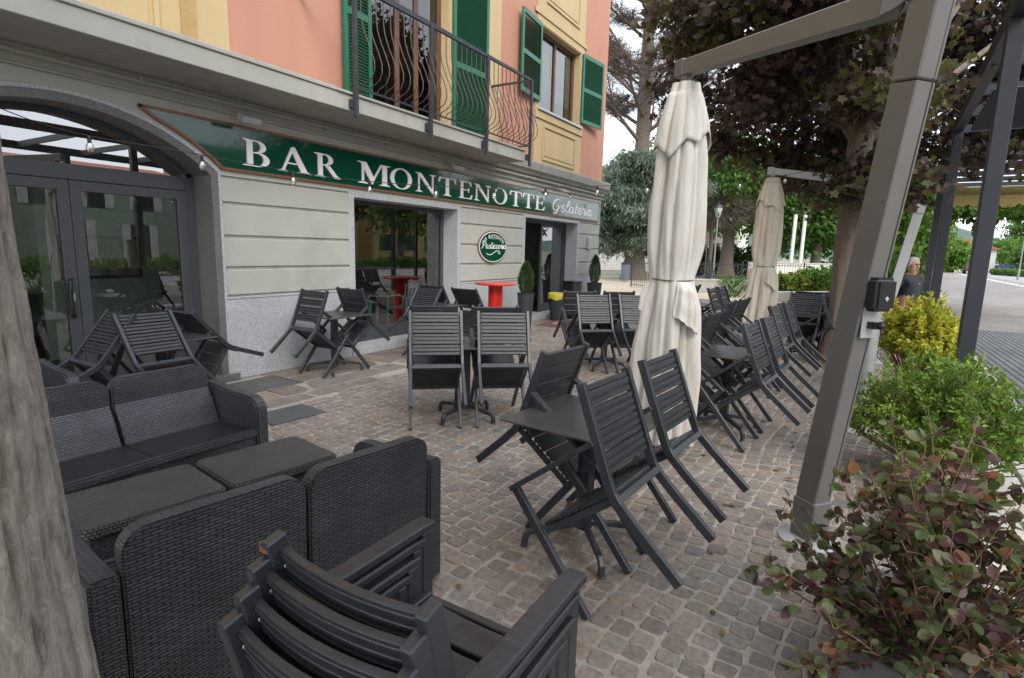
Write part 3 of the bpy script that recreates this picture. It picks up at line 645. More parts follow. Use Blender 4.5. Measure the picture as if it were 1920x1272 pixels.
# ochre surrounds, 15 mm proud
def pl(x0, x1, z0, z1, d=.015, dd=0.0): g.box(x0, x1, UY - d, UY - .001 + dd, z0, z1)
pl(-7, 4.06, 3.5, Z1)
pl(5.74, 6.22, 3.49, 6.5); pl(8.10, 9.70, 3.49, 6.5); pl(6.22, 8.10, 6.25, 6.9); pl(5.74, 6.22, 6.5, 6.9); pl(8.10, 9.70, 6.5, 6.9)
pl(11.12, 11.28, 3.545, 9); pl(13.38, 13.56, 3.545, 9); pl(11.28, 13.38, 3.545, 4.68); pl(11.28, 13.38, 6.46, 9)
# reveals
for x in (6.22, 8.08): g.box(x, x + .02, UY, UY + .3, 3.49, 6.23)
g.box(6.24, 8.08, UY, UY + .3, 6.23, 6.25)
for x in (11.28, 13.36): g.box(x, x + .02, UY, UY + .3, 4.74, 6.44)
g.box(11.30, 13.36, UY, UY + .3, 6.44, 6.46)
def panel(x0, x1, z0, z1):
    t = .05
    for a, b, c, d in ((x0, x1, z0, z0 + t), (x0, x1, z1 - t, z1), (x0, x0 + t, z0 + t, z1 - t), (x1 - t, x1, z0 + t, z1 - t)):
        g.box(a, b, UY - .045, UY - .0155, c, d)
    g.box(x0 + .1, x1 - .1, UY - .03, UY - .0155, z0 + .1, z1 - .1)
panel(11.5, 13.2, 3.66, 4.42); panel(11.5, 13.2, 6.95, 8.4); panel(1.2, 3.30, 3.62, 5.4); panel(-2.5, 0.6, 3.62, 5.4)
g.box(11.12, 13.56, UY - .05, UY - .0155, 4.52, 4.675); g.box(11.0, 13.66, UY - .04, UY - .0155, 6.62, 6.72)
g.build('window_surround', 'yellow', B, bevel=.004)
g = G(); g.box(3.52, 3.68, UY - .03, UY - .0155, 3.505, Z1); g.build('pilaster_strip', simple('dull_ochre', (0.40, 0.27, 0.12), 0.9), B)
g = G(); g.box(11.18, 13.48, UY - .09, UY + .3, 4.685, 4.735); g.build('window_sill', 'granite', B, bevel=.005)
# upper window: wood frame, panes, blind
g = G(); frame(g, 11.30, 13.36, 4.74, 6.44, .07, UY + .16, UY + .22, (12.33,)); UW = g.build('upper_window_frame', 'wood', B, bevel=.004)
g = G(); g._add([(11.3, UY + .2, 4.75), (13.36, UY + .2, 4.75), (13.36, UY + .2, 6.43), (11.3, UY + .2, 6.43)], [(0, 1, 2, 3)]); g.build('upper_window_pane', 'glass_dk', UW, fixn=False)
g = G(); g.box(11.35, 12.2, UY + .25, UY + .26, 4.75, 6.42); g.box(12.4, 13.3, UY + .25, UY + .26, 5.15, 6.42); g.build('window_curtain', 'curtain', UW)
g = G(); g.box(6.22, 13.5, UY + .9, UY + .95, 3.4, 6.6); g.build('room_backing', 'dark', B)  # dark sheet, its colour stands in for the unlit rooms behind the panes
g = G(); frame(g, 6.24, 8.08, 3.50, 6.23, .09, UY + .17, UY + .23, (7.0, 7.45)); FD = g.build('balcony_door_frame', 'wood', B, bevel=.004)
g = G(); g._add([(6.3, UY + .2, 3.55), (8.0, UY + .2, 3.55), (8.0, UY + .2, 6.2), (6.3, UY + .2, 6.2)], [(0, 1, 2, 3)]); g.build('balcony_door_pane', 'glass_dk', FD, fixn=False)
# shutters
def shutter(hx, w, z0, z1, s, ang, zm):
    """s=+1 opens to larger x from the hinge; ang = swing off the wall"""
    e = bpy.data.objects.new('shutter', None)
    g = G(); t = .075; D = .04
    g.box(0, t, 0, D, 0, z1 - z0); g.box(w - t, w, 0, D, 0, z1 - z0)
    H = z1 - z0
    for a in (0, H - t, zm - z0): g.box(t, w - t, .002, D - .002, a, a + t + .02)
    for a0, a1 in ((t + .02, zm - z0), (zm - z0 + t + .02, H - t)):
        k = int((a1 - a0) / .042)
        for i in range(k):
            z = a0 + (a1 - a0) * (i + .5) / k
            g.cbox((w / 2, D / 2, z), (w - 2 * t + .01, .060, .009), Matrix.Rotation(R(-38), 3, 'X'))
    ob = g.build('shutter', 'shutter', B, org=(0, 0, 0)); del ob['org']
    o = Vector(B['org']); ob.location = Vector((hx, UY - .02, z0)) - o
    if s > 0: ob.rotation_euler = (0, 0, -ang); ob.location.y -= .045
    else: ob.rotation_euler = (0, 0, PI + ang)
    return ob
shutter(6.22, 0.55, 3.50, 6.22, -1, R(4), 4.75); shutter(8.14, 1.0, 3.50, 6.22, 1, R(3), 4.75)
shutter(11.28, 0.98, 4.86, 6.44, -1, R(5), 5.6); shutter(13.42, 1.04, 4.84, 6.46, 1, R(7), 5.6)
# balcony railing > handrail mesh, posts, balusters
g = G(); ry = 5.40; zt = 4.72
g.path([(5.04, W, zt), (5.04, ry, zt), (9.42, ry, zt), (9.42, W, zt)], .045, .035)
g.path([(5.04, ry + .03, 3.56), (9.40, ry + .03, 3.56)], .02, .02); g.path([(9.40, ry, 3.56), (9.40, W, 3.56)], .02, .02)
RL = g.build('balcony_railing', 'iron', B)
for x in (5.10, 6.52, 7.95, 9.40):
    g = G(); g.bar((x, ry - .02, 3.19), (x, ry - .02, zt), .045, .045, (0, 1, 0)); g.box(x - .05, x + .05, ry + .004, 5.455, 3.30, 3.40)
    g.build('railing_post', 'iron', RL)
prof = [(0, zt), (0, 4.42), (.02, 4.30), (.08, 4.14), (.16, 3.98), (.215, 3.84), (.215, 3.74), (.17, 3.66), (.09, 3.62), (.03, 3.60), (0, 3.56)]
g = G(); g.tube([(0, -a, z - 3.56) for a, z in prof], .0075, 6, False); bal = g.build('baluster', 'rust', RL, org=(0, 0, 0)); del bal['org']
spots = [(x, ry, 0) for x in np.arange(5.22, 9.36, .128)] + [(9.42, y, PI / 2) for y in np.arange(5.5, 6.26, .128)]
for i, (x, y, a) in enumerate(spots):
    b = bal if i == 0 else bal.copy()
    if i: COL.objects.link(b); b.parent = RL
    b.location = Vector((x, y, 3.56)) - Vector(B['org']); b.rotation_euler = (0, 0, a)
g = G(); g.box(-7.3, 15.5, W - .5, 17, 11.0, 11.2); g.build('eaves', 'slab_con', B)
g = G(); g.prism([(0, 11.2), (10.7, 11.2), (5.3, 14)], lambda u, v, d: (d, W - .5 + u, v), -7.3, 15.5); g.build('roof', 'tile', B)
g = G(); g.box(14.24, 14.50, W - .05, W - .001, 1.70, 2.02); g.box(14.28, 14.46, W - .056, W - .05, 1.75, 1.97)
tag(g.build('intercom_panel', 'mastlt', None, org=(14.37, W, 1.7), bevel=.006), 'small grey intercom panel fixed to the wall beside the entrance', 'intercom')

# ------------------------------------------------------------------ sign lettering
def ell(cx, cy, rx, ry, a0, a1, n=14): return [(cx + rx * math.cos(R(a0 + (a1 - a0) * i / n)), cy + ry * math.sin(R(a0 + (a1 - a0) * i / n))) for i in range(n + 1)]
def rect(x0, x1, y0, y1): return [(x0, y0), (x1, y0), (x1, y1), (x0, y1)]
def serif(x0, x1, y, s): h = .05 * s; return [(x0, y), (x1, y), (x1, y + h * .6), ((x0 + x1) / 2 + (x1 - x0) * .22, y + h * 1.5), ((x0 + x1) / 2 - (x1 - x0) * .22, y + h * 1.5), (x0, y + h * .6)]
def glyph(ch):
    P = []; S = []
    if ch in 'BR':
        P += [rect(.12, .28, .02, .98), serif(.0, .38, 0, 1), serif(.0, .36, 1, -1), rect(.26, .38, .945, 1.0), rect(.26, .40, .50, .55)]
        S += [(ell(.36, .755, .30, .245, -90, 90), ell(.36, .755, .145, .195, -90, 90))]
        if ch == 'B':
            S += [(ell(.40, .275, .35, .275, -90, 90), ell(.40, .275, .18, .225, -90, 90))]; P += [rect(.26, .42, 0, .05)]
        else:
            P += [[(.36, .52), (.53, .52), (.80, .12), (.92, .05), (.92, 0), (.70, 0)]]
    if ch == 'A':
        P += [[(.11, .03), (.175, .03), (.465, .92), (.43, 1.0), (.40, 1.0)], [(.43, 1.02), (.50, 1.02), (.88, .03), (.68, .03), (.40, .86)], rect(.24, .64, .32, .375), serif(0, .28, 0, 1), serif(.56, 1.0, 0, 1)]
    if ch == 'M':
        P += [rect(.12, .18, .03, .97), rect(.80, .955, .03, .97), [(.06, 1.0), (.26, 1.0), (.53, .25), (.46, .0), (.44, 0)], [(.46, .0), (.53, .25), (.80, 1.0), (.74, 1.0), (.44, .14)], serif(0, .30, 0, 1), serif(.70, 1.06, 0, 1), rect(.0, .12, .955, 1.0), rect(.80, 1.06, .955, 1.0)]
    if ch == 'N':
        P += [rect(.12, .18, .03, .97), rect(.80, .86, .03, .97), [(.05, 1.0), (.25, 1.0), (.86, .10), (.86, -.02), (.80, -.02)], serif(0, .30, 0, 1), serif(.68, .98, 1, -1), rect(0, .14, .955, 1.0)]
    if ch == 'O':
        S += [(ell(.5, .5, .5, .525, 0, 360, 32), ell(.5, .5, .335, .475, 0, 360, 32))]
    if ch == 'T':
        P += [rect(.415, .585, .02, .955), serif(.28, .72, 0, 1), rect(.03, .97, .945, 1.0), [(.03, .946), (.0, .72), (.04, .72), (.12, .946)], [(.97, .946), (1.0, .72), (.96, .72), (.88, .946)]]
    if ch == 'E':
        P += [rect(.12, .29, .02, .98), serif(.0, .36, 0, 1), serif(.0, .36, 1, -1), rect(.28, .86, .95, 1.0), rect(.28, .72, .485, .535), rect(.28, .90, 0, .05), [(.90, .0), (.98, .27), (.94, .27), (.80, .05)], [(.86, 1.0), (.89, .76), (.85, .76), (.76, .95)], rect(.68, .72, .38, .64)]
    return P, S
SG = thing('bar_sign', 'long green enamel name board reading BAR MONTENOTTE Gelateria above the bar windows', 'sign', (9, W, 2.7))
sx0 = 3.02
bd = [(3.07, 2.955), (3.32, 2.80)] + [(x, arch(x - AX, 0.075)) for x in (3.5, 3.65, 3.78, 3.86)]
bd = [(3.04, 2.975)] + [(x, arch(x - AX, 0.06)) for x in (3.2, 3.35, 3.5, 3.65, 3.78)] + [(3.88, 2.475), (14.93, 2.475), (14.93, 2.975)]
g = G(); g.prism(bd, fx, .003, .03); g.build('sign_board', 'sign', SG)
g = G()
for (a, b) in zip(bd, bd[1:] + bd[:1]): g.bar((a[0], W - .02, a[1]), (b[0], W - .02, b[1]), .03, .03, (0, 1, 0))
g.build('sign_frame', 'gold', SG)
g = G()
g.prism([(-.6, 2.975), (1.80, 2.975), (1.64, 2.92), (1.4, 2.86), (1.1, 2.72), (.95, 2.5), (-.6, 2.5)], fx, .003, .03)
ls = thing('left_bay_sign', 'pointed end of another green name board left of the arched door', 'sign', (0.5, W, 2.7)); ls.name = 'fascia_sign'
g.build('sign_board', 'sign', ls)
g = G(); g.path([(-.6, W - .02, 2.975), (1.84, W - .02, 2.985), (1.64, W - .02, 2.91), (1.4, W - .02, 2.85)], .03, .035, (0, 1, 0)); g.build('sign_frame', 'gold', ls)
words_ = [('B', 4.13, 4.60), ('A', 4.60, 5.11), ('R', 5.16, 5.63), ('M', 5.93, 6.54), ('O', 6.59, 7.08), ('N', 7.18, 7.70), ('T', 7.77, 8.26), ('E', 8.36, 8.78), ('N', 8.83, 9.40), ('O', 9.47, 10.01), ('T', 10.12, 10.61), ('T', 10.66, 11.15), ('E', 11.22, 11.68)]
for ch, a, b in words_:
    P, S = glyph(ch); h = .305; z0 = 2.545; g = G(); k = 0
    for poly in P:
        k += 1; g.prism([(a + u * (b - a), z0 + v * h) for u, v in poly], fx, .028, .046 + k * .0004)
    for o_, i_ in S:
        k += 1; g.strip([(a + u * (b - a), z0 + v * h) for u, v in o_], [(a + u * (b - a), z0 + v * h) for u, v in i_], fx, .028, .046 + k * .0004)
    g.build('letter', 'letter', SG)
# script lettering: pen strokes with swelling width
SCR = {
 'G': (0.78, [[(.62, .82), (.55, .97), (.36, 1.0), (.14, .78), (.04, .45), (.12, .12), (.34, .02), (.52, .22), (.56, .44)], [(.36, .44), (.72, .44)], [(.58, .42), (.50, .0), (.30, -.22), (.12, -.16)]]),
 'P': (0.80, [[(.40, .92), (.28, .50), (.12, .08), (.0, .02)], [(.06, .66), (.10, .92), (.40, 1.02), (.74, .90), (.70, .60), (.44, .46), (.26, .50)]]),
 'e': (0.46, [[(.02, .20), (.30, .32), (.34, .50), (.20, .56), (.06, .38), (.06, .14), (.18, .0), (.34, .06), (.48, .22)]]),
 'l': (0.34, [[(.02, .18), (.28, .70), (.32, .98), (.22, 1.0), (.12, .6), (.08, .14), (.18, .0), (.36, .18)]]),
 'a': (0.52, [[(.36, .48), (.20, .56), (.04, .34), (.06, .06), (.20, .02), (.34, .26), (.40, .54)], [(.38, .50), (.34, .12), (.42, .0), (.54, .16)]]),
 't': (0.34, [[(.24, .92), (.12, .2), (.16, .0), (.34, .14)], [(.04, .58), (.36, .60)]]),
 'r': (0.40, [[(.02, .20), (.14, .58), (.20, .50), (.34, .50), (.28, .16), (.32, .0), (.44, .18)]]),
 'i': (0.26, [[(.02, .2), (.16, .54), (.10, .12), (.16, .0), (.28, .16)], [(.20, .74), (.22, .80)]]),
 's': (0.40, [[(.02, .14), (.24, .58), (.26, .44), (.34, .18), (.22, .0), (.04, .06)], [(.3, .04), (.42, .16)]]),
 'c': (0.42, [[(.34, .46), (.26, .56), (.10, .48), (.04, .22), (.14, .0), (.30, .06), (.44, .2)]]),
 'n': (0.56, [[(.02, .2), (.12, .54), (.08, .0)], [(.10, .3), (.26, .54), (.36, .48), (.34, .1), (.42, .0), (.56, .16)]]),
}
def smooth_line(p, n=4):
    out = []
    for i in range(len(p) - 1):
        p0, p1, p2, p3 = p[max(i - 1, 0)], p[i], p[i + 1], p[min(i + 2, len(p) - 1)]
        for k in range(n):
            t = k / n
            out.append(tuple(0.5 * (2 * b + (c - a) * t + (2 * a - 5 * b + 4 * c - d) * t * t + (3 * b - a - 3 * c + d) * t ** 3) for a, b, c, d in zip(p0, p1, p2, p3)))
    return out + [p[-1]]
def script(parent, text, x0, x1, z0, h, depth, slant=.22, rise=0.0, pen=.016):
    wid = sum(SCR[c][0] for c in text); sx = (x1 - x0) / wid; x = 0
    k = 0
    for c in text:
        g = G(); w_, st_ = SCR[c]
        for s_ in st_:
            line = smooth_line(s_); k += 1
            pts = [(x0 + (x + u + v * slant * .5) * sx, z0 + v * h + rise * (x + u) / wid) for u, v in line]
            A_ = []; B_ = []
            for i, p in enumerate(pts):
                q0, q1 = pts[max(i - 1, 0)], pts[min(i + 1, len(pts) - 1)]
                dx, dz = q1[0] - q0[0], q1[1] - q0[1]; l = math.hypot(dx, dz) + 1e-9
                wv = pen * (0.42 + 0.6 * max(0, -dz / l))
                A_.append((p[0] - dz / l * wv, p[1] + dx / l * wv)); B_.append((p[0] + dz / l * wv, p[1] - dx / l * wv))
            g.strip(A_, B_, fx, depth - .002, depth + .003 + k * .0003)
        g.build('script_letter', 'letter', parent); x += w_
script(SG, 'Gelateria', 12.06, 14.42, 2.585, .28, .031, pen=.028)
OV = thing('oval_sign', 'oval green plaque reading Pasticceria on the wall above the red table', 'sign', (9.55, W, 1.68))
g = G(); g.prism(ell(9.55, 1.68, .53, .325, 0, 360, 40)[:-1], fx, .003, .022); g.build('sign_rim', 'gold', OV)
g = G(); g.prism(ell(9.55, 1.68, .505, .303, 0, 360, 40)[:-1], fx, .018, .026); g.build('white_border', 'letter', OV)
g = G(); g.prism(ell(9.55, 1.68, .485, .287, 0, 360, 40)[:-1], fx, .02, .029); g.build('sign_face', 'sign', OV)
script(OV, 'Pasticcerna'.replace('na', 'ia'), 9.12, 10.02, 1.645, .135, .029, pen=.0085)
for i, ch in enumerate('BAR MONTENOTTE'):
    if ch == ' ': continue
    a = R(152 - i * 124 / 13); cx_, cz_ = 9.55 + .40 * math.cos(a), 1.68 + .215 * math.sin(a); rot = a * .62 + R(90) * .38 - PI / 2
    P, S = glyph(ch); g = G(); s = .052; k = 0
    def tr(u, v): x_, z_ = (u - .5) * s * .85, (v - .5) * s * 1.3; return (cx_ + x_ * math.cos(rot) - z_ * math.sin(rot), cz_ + x_ * math.sin(rot) + z_ * math.cos(rot))
    for poly in P: k += 1; g.prism([tr(u, v) for u, v in poly], fx, .028, .032 + k * .0003)
    for o_, i_ in S: k += 1; g.strip([tr(u, v) for u, v in o_], [tr(u, v) for u, v in i_], fx, .028, .032 + k * .0003)
    g.build('letter', 'letter', OV)
g = G()
ln = smooth_line([(9.30, 1.545), (9.42, 1.52), (9.55, 1.555), (9.66, 1.60), (9.78, 1.585), (9.80, 1.55), (9.74, 1.545), (9.72, 1.57)], 6)
g.strip([(x, z + .008) for x, z in ln], [(x, z - .006) for x, z in ln], fx, .028, .034); g.build('flourish', 'letter', OV)
g = G()
for dx, s in ((-.06, -1), (.06, 1)):
    ln = smooth_line([(9.55, 1.825), (9.55 + dx * .6, 1.86), (9.55 + dx * 1.4, 1.835), (9.55 + dx * 2.1, 1.86)], 5); g.strip([(x, z + .004) for x, z in ln], [(x, z - .004) for x, z in ln], fx, .028, .033 + (s > 0) * .0005)
g.build('laurel', simple('pale_laurel', (0.35, 0.45, 0.38), .6), OV)

# wall lamps
for x, lab in ((4.08, 'small floodlight on an arm above the letters of BAR'), (8.0, 'small floodlight on an arm above the middle of the long sign'), (12.2, 'small floodlight on an arm above the word Gelateria')):
    t = thing('sign_lamp', lab, 'lamp', (x, W, 3.05), 'floodlights above the bar sign')
    g = G(); g.tube([(x, W, 3.09), (x, W - .16, 3.10), (x, W - .26, 3.06)], .012, 6); g.box(x - .04, x + .04, W - .02, W - .001, 3.05, 3.13); g.build('lamp_arm', 'slab_con', t)
    g = G(); g.cbox((x, W - .29, 3.03), (.24, .12, .05), Matrix.Rotation(R(28), 3, 'X')); g.build('lamp_head', 'mastlt', t, bevel=.006)
    g = G(); g.cbox((x, W - .27, 3.001), (.21, .09, .008), Matrix.Rotation(R(28), 3, 'X')); g.build('lamp_lens', 'letter', t)
# ------------------------------------------------------------------ terrace armchairs, tipped against the tables
def make_chair():
    t = local(thing('terrace_chair', '', 'chair', (0, 0, 0)))
    HW = 0.228
    # backrest: four smooth composite boards, ribbed on the rear side
    bt, bb = Vector((-.605, 0, .885)), Vector((-.478, 0, .505)); ax = (bt - bb); ln = ax.length; ax.normalize(); nb = Vector((ax.z, 0, -ax.x))   # nb points forward
    g = G(); k = 4; h = ln / k
    rot = Matrix((( nb.x, 0, ax.x), (0, 1, 0), (nb.z, 0, ax.z)))
    for i in range(k):
        c = bb + ax * (h * (i + .5)) + nb * .004
        g.cbox(c, (.012, .42, h - .008), rot)
        for j in range(3): g.cbox(bb + ax * (h * i + h * (j + .5) / 3) - nb * .007, (.012, .395, h / 3 - .011), rot)
    g.build('backrest', 'comp', t, bevel=.002)
    g = G()
    for i in range(4):
        a = Vector((-.025 - .107 * i, 0, .440 - .005 * i)); g.cbox(a + Vector((-.052, 0, .006)), (.100, .40, .016), None)
        for j in range(3): g.cbox(a + Vector((-.052 + (j - 1) * .033, 0, -.007)), (.020, .39, .012), None)
    g.build('seat', 'comp', t, bevel=.002)
    for s in (-1, 1):
        y = HW * s
        g = G(); g.path([(-.61, y, .895), (-.505, y, .585), (-.475, y, .49), (-.458, y, .43), (-.456, y, .38), (-.468, y, .28), (-.515, y, .0)], .028, .044, (1, 0, 0)); g.build('rear_leg', 'chair', t, bevel=.003)
        g = G(); g.path([(.0, y, .0), (.0, y, .655)], .028, .042, (1, 0, 0)); g.build('front_leg', 'chair', t, bevel=.003)
        g = G(); g.bar((.021, y + .004 * s, .668), (-.52, y + .004 * s, .655), .046, .026); g.build('armrest', 'comp', t, bevel=.004)
    g = G()
    g.bar((-.012, -HW, .418), (-.012, HW, .418), .03, .03); g.bar((-.462, -HW + .012, .398), (-.462, HW - .012, .398), .032, .034)
    for s in (-1, 1): g.bar((-.0, (HW - .018) * s, .420), (-.46, (HW - .018) * s, .402), .02, .032)
    g.build('seat_frame', 'chair', t, bevel=.003)
    for x_, z_ in ((-.49, .545), (-.592, .845)): g = G(); g.bar((x_, -HW + .012, z_), (x_, HW - .012, z_), .02, .02); g.build('back_rail', 'chair', t, bevel=.003)
    return t
chair0 = make_chair(); used = [False]
def put_chair(x, y, az, label, tilt=32, roll=0):
    c = chair0 if not used[0] else copy_tree(chair0); used[0] = True
    c.location = (x, y, 0.004); c.rotation_euler = (R(roll), R(tilt), R(az)); tag(c, label, 'chair', 'black terrace chairs tipped against tables')
    return c
def make_table():
    t = local(thing('terrace_table', '', 'table', (0, 0, 0)))
    g = G(); g.box(-.35, .35, -.35, .35, .735, .747); g.build('tabletop', 'table', t, bevel=.003)
    g = G(); g.box(-.036, .036, -.036, .036, .09, .734); g.box(-.16, .16, -.03, .03, .716, .734); g.box(-.03, .03, -.16, .16, .70, .716); g.build('post', 'chair', t, bevel=.003)
    for k in range(4):
        a = PI / 4 + k * PI / 2; c, s = math.cos(a), math.sin(a)
        g = G(); g.path([(c * .02, s * .02, .125), (c * .14, s * .14, .11), (c * .31, s * .31, .088), (c * .335, s * .335, .06), (c * .34, s * .34, .012)], .03, .034, (0, 0, 1) if k > 9 else (-s * .0 + 1e-4, 0, 1)); g.lathe([(.022, 0), (.022, .012)], (c * .34, s * .34, 0), 10)
        g.build('foot', 'chair', t, bevel=.004)
    return t
table0 = make_table(); tused = [False]
def put_table(x, y, az, label):
    t = table0 if not tused[0] else copy_tree(table0); tused[0] = True
    t.location = (x, y, .004); t.rotation_euler = (0, 0, R(az)); tag(t, label, 'table', 'square terrace tables')
def table_set(x, y, az, label, chairs, dist=.335, gap=.305):
    """chairs: list of (side angle relative to az, offset -1/0/1, label)"""
    put_table(x, y, az, label)
    for side, off, lab, *ex in chairs:
        dist, tl = ex if ex else (dist, 40)
        a = R(az + side)                     # direction the chair faces
        fx_, fy_ = math.cos(a), math.sin(a)
        ox, oy = -fy_, fx_                   # to the chair's left
        j = random.uniform(-.012, .012)
        put_chair(x - fx_ * (dist + j) + ox * gap * off, y - fy_ * (dist + j) + oy * gap * off, az + side + random.uniform(-2, 2), lab, tl + random.uniform(-1.5, 1.5))
table_set(2.75, 1.15, -5, 'nearest square black table, in front of the big closed parasol', [
    (90, 1, 'nearest tipped chair, its legs pointing at the leafy red bush'), (90, -1, 'chair tipped beside the nearest one, backed by the big parasol'), (-90, .5, 'chair tipped on the wall side of the nearest table, smooth boards to the viewer')], gap=.345)
table_set(4.30, 3.10, 41, 'square black table between the two pairs of chairs in the middle', [
    (0, 1, 'left of the two ribbed chair backs facing the camera mid terrace'), (0, -1, 'right of the two ribbed chair backs facing the camera mid terrace'), (180, 1, 'chair behind the right ribbed back, top board showing'), (180, -1, 'chair behind the left ribbed back, top board showing')], .36)
table_set(5.45, .90, -5, 'square table just right of the big closed parasol', [
    (90, 1, 'chair tipped right of the big parasol, nearer of that pair'), (90, -1, 'chair tipped right of the big parasol, beside the leaning mast'), (-90, 1, 'chair hidden behind the big parasol, farther half of the table'), (-90, -1, 'chair hidden behind the big parasol, nearer half of the table')], gap=.33)
table_set(7.36, 2.90, 43, 'square table left of the big parasol, before the entrance', [
    (0, 1, 'ribbed chair back left of the big parasol, nearest the entrance pot'), (0, -1, 'ribbed chair back half hidden by the left edge of the big parasol'), (180, 1, 'smooth chair back behind the half hidden ribbed chair'), (180, -1, 'smooth chair back in front of the yellow lined bin')], .37)
table_set(7.55, .93, -5, 'square table between the two closed parasols', [
    (90, 1, 'ribbed chair tipped right of the small parasol, nearer of that pair'), (90, -1, 'ribbed chair tipped right of the small parasol, farther of that pair'), (-90, 1, 'dark chair leaning left of the small parasol, farther of that pair'), (-90, -1, 'dark chair leaning left of the small parasol, nearer of that pair')], gap=.33)
table_set(10.3, 2.25, -5, 'distant square table between the parasols near the gravel', [
    (90, 1, 'distant chair, left of the pair in front of the low wall'), (90, -1, 'distant chair, right of the pair in front of the low wall'), (-90, 1, 'distant chair on the far side of the table near the gravel'), (-90, -1, 'distant chair leaning beside the right edge of the big parasol')])
table_set(10.2, .55, -5, 'square table beside the maple trunk', [
    (90, 1, 'ribbed chair tipped in front of the maple trunk, left of the pair'), (90, -1, 'ribbed chair tipped in front of the maple trunk, right of the pair'), (0, 0, 'ribbed chair back facing the camera near the maple trunk'), (180, 0, 'smooth chair back facing the camera near the maple trunk')])
table_set(4.95, 5.70, 0, 'square table against the granite plinth between arch and window', [
    (0, 0, 'chair tipped against the granite plinth, left side of the wall table'), (180, 0, 'chair tipped before the shop window edge, right side of the wall table')], .38)
table_set(6.85, 5.50, 0, 'square table in front of the shop window', [
    (0, 0, 'chair tipped left of the table in front of the shop window', .56, 52), (180, -1, 'chair tipped right of the window table, touching the wall side', .50, 50), (180, 1, 'chair tipped right of the window table, ribs to the camera', .62, 56)])
table_set(2.68, 5.45, 2, 'square table pushed up to the arched glass door', [
    (0, 0, 'chair tipped at the arched door, under the handle', .70, 57), (90, .75, 'chair tipped at the arched door, pale ribs above the far sofa', .56, 56), (180, -.3, 'chair tipped at the arched door, leg pointing at the granite', .72, 62)])

# ------------------------------------------------------------------ stacked armchairs in the foreground
def make_stacker():
    t = local(thing('stacking_chair', '', 'chair', (0, 0, 0)))
    HW = .246; bb, bt = Vector((-.43, 0, .50)), Vector((-.52, 0, .885)); ax = (bt - bb).normalized(); nb = Vector((ax.z, 0, -ax.x)); ln = (bt - bb).length
    for i in range(4):
        g = G(); h = .086; z = ln * (i + .5) / 4
        pts = [bb + ax * z + Vector((-.026 * (1 - (y / .21) ** 2), y, 0)) for y in np.linspace(-.198, .198, 11)]
        g.path(pts, h - .006, .018, nb); 
        for q in (-.026, 0, .026): g.path([p + ax * q - nb * .010 for p in pts], .012, .006, nb)
        g.build('back_slat', 'comp', t, bevel=.002)
    for i in range(4):
        a = Vector((-.03 - .113 * i, 0, .465 - .010 * math.sin(i * 1.05)))
        g = G(); pts = [a + Vector((-.05, y, -.016 * (1 - (y / .21) ** 2))) for y in np.linspace(-.208, .208, 7)]
        g.path(pts, .105, .018, (0, 0, 1)); g.build('seat_slat', 'comp', t, bevel=.003)
    for s in (-1, 1):
        y = HW * s
        g = G(); g.path([(-.535, y - .032 * s, .90), (-.43, y - .032 * s, .47), (-.47, y - .016 * s, .20), (-.53, y, 0)], .03, .05, (1, 0, 0)); g.build('rear_leg', 'chair', t, bevel=.004)
        g = G(); g.path([(-.0, y, 0), (-.0, y, .668)], .032, .05, (1, 0, 0)); g.build('front_leg', 'chair', t, bevel=.004)
        g = G(); g.path([(.028, y + .006 * s, .682), (-.02, y + .006 * s, .686), (-.30, y + .006 * s, .684), (-.46, y + .006 * s, .69)], .058, .026, (0, 0, 1)); g.build('armrest', 'comp', t, bevel=.005)
        g = G(); g.bar((-.0, y - .02 * s, .455), (-.44, y - .02 * s, .445), .024, .04); g.build('side_rail', 'chair', t, bevel=.004)
    for a_, b_ in (((.0, -HW, .44), (.0, HW, .44)), ((-.45, -HW + .03, .43), (-.45, HW - .03, .43))): g = G(); g.bar(a_, b_, .03, .03); g.build('cross_rail', 'chair', t, bevel=.004)
    g = G()
    for s in (-1, 1):
        for i in range(4):
            p = bb + ax * (ln * (i + .5) / 4); g.sphere((p.x - .016, .188 * s, p.z), .0042, 8, 5)
    g.build('screws', 'mastlt', t)
    return t
st0 = make_stacker(); stl = ['topmost armchair of the foreground stack, seat boards showing', 'second armchair from the top of the foreground stack', 'third armchair from the top of the foreground stack', 'lowest armchair of the foreground stack']
for i in range(4):
    c = st0 if i == 0 else copy_tree(st0)
    c.location = (1.222 - .034 * i, .785 + (0, .004, -.003, .002)[i], (.128 - .0425 * i)); tag(c, stl[i], 'chair', 'stacked armchairs in the foreground')
g = G(); tp = None
for ch in st0.children:
    if ch.name.startswith('screws'): pass
g.lathe([(.009, 0), (.009, .004)], (-.542, .222, .86), 8); g.box(-.556, -.548, .205, .232, .872, .893); r_ = g.build('rust_patch', 'rustspot', st0)

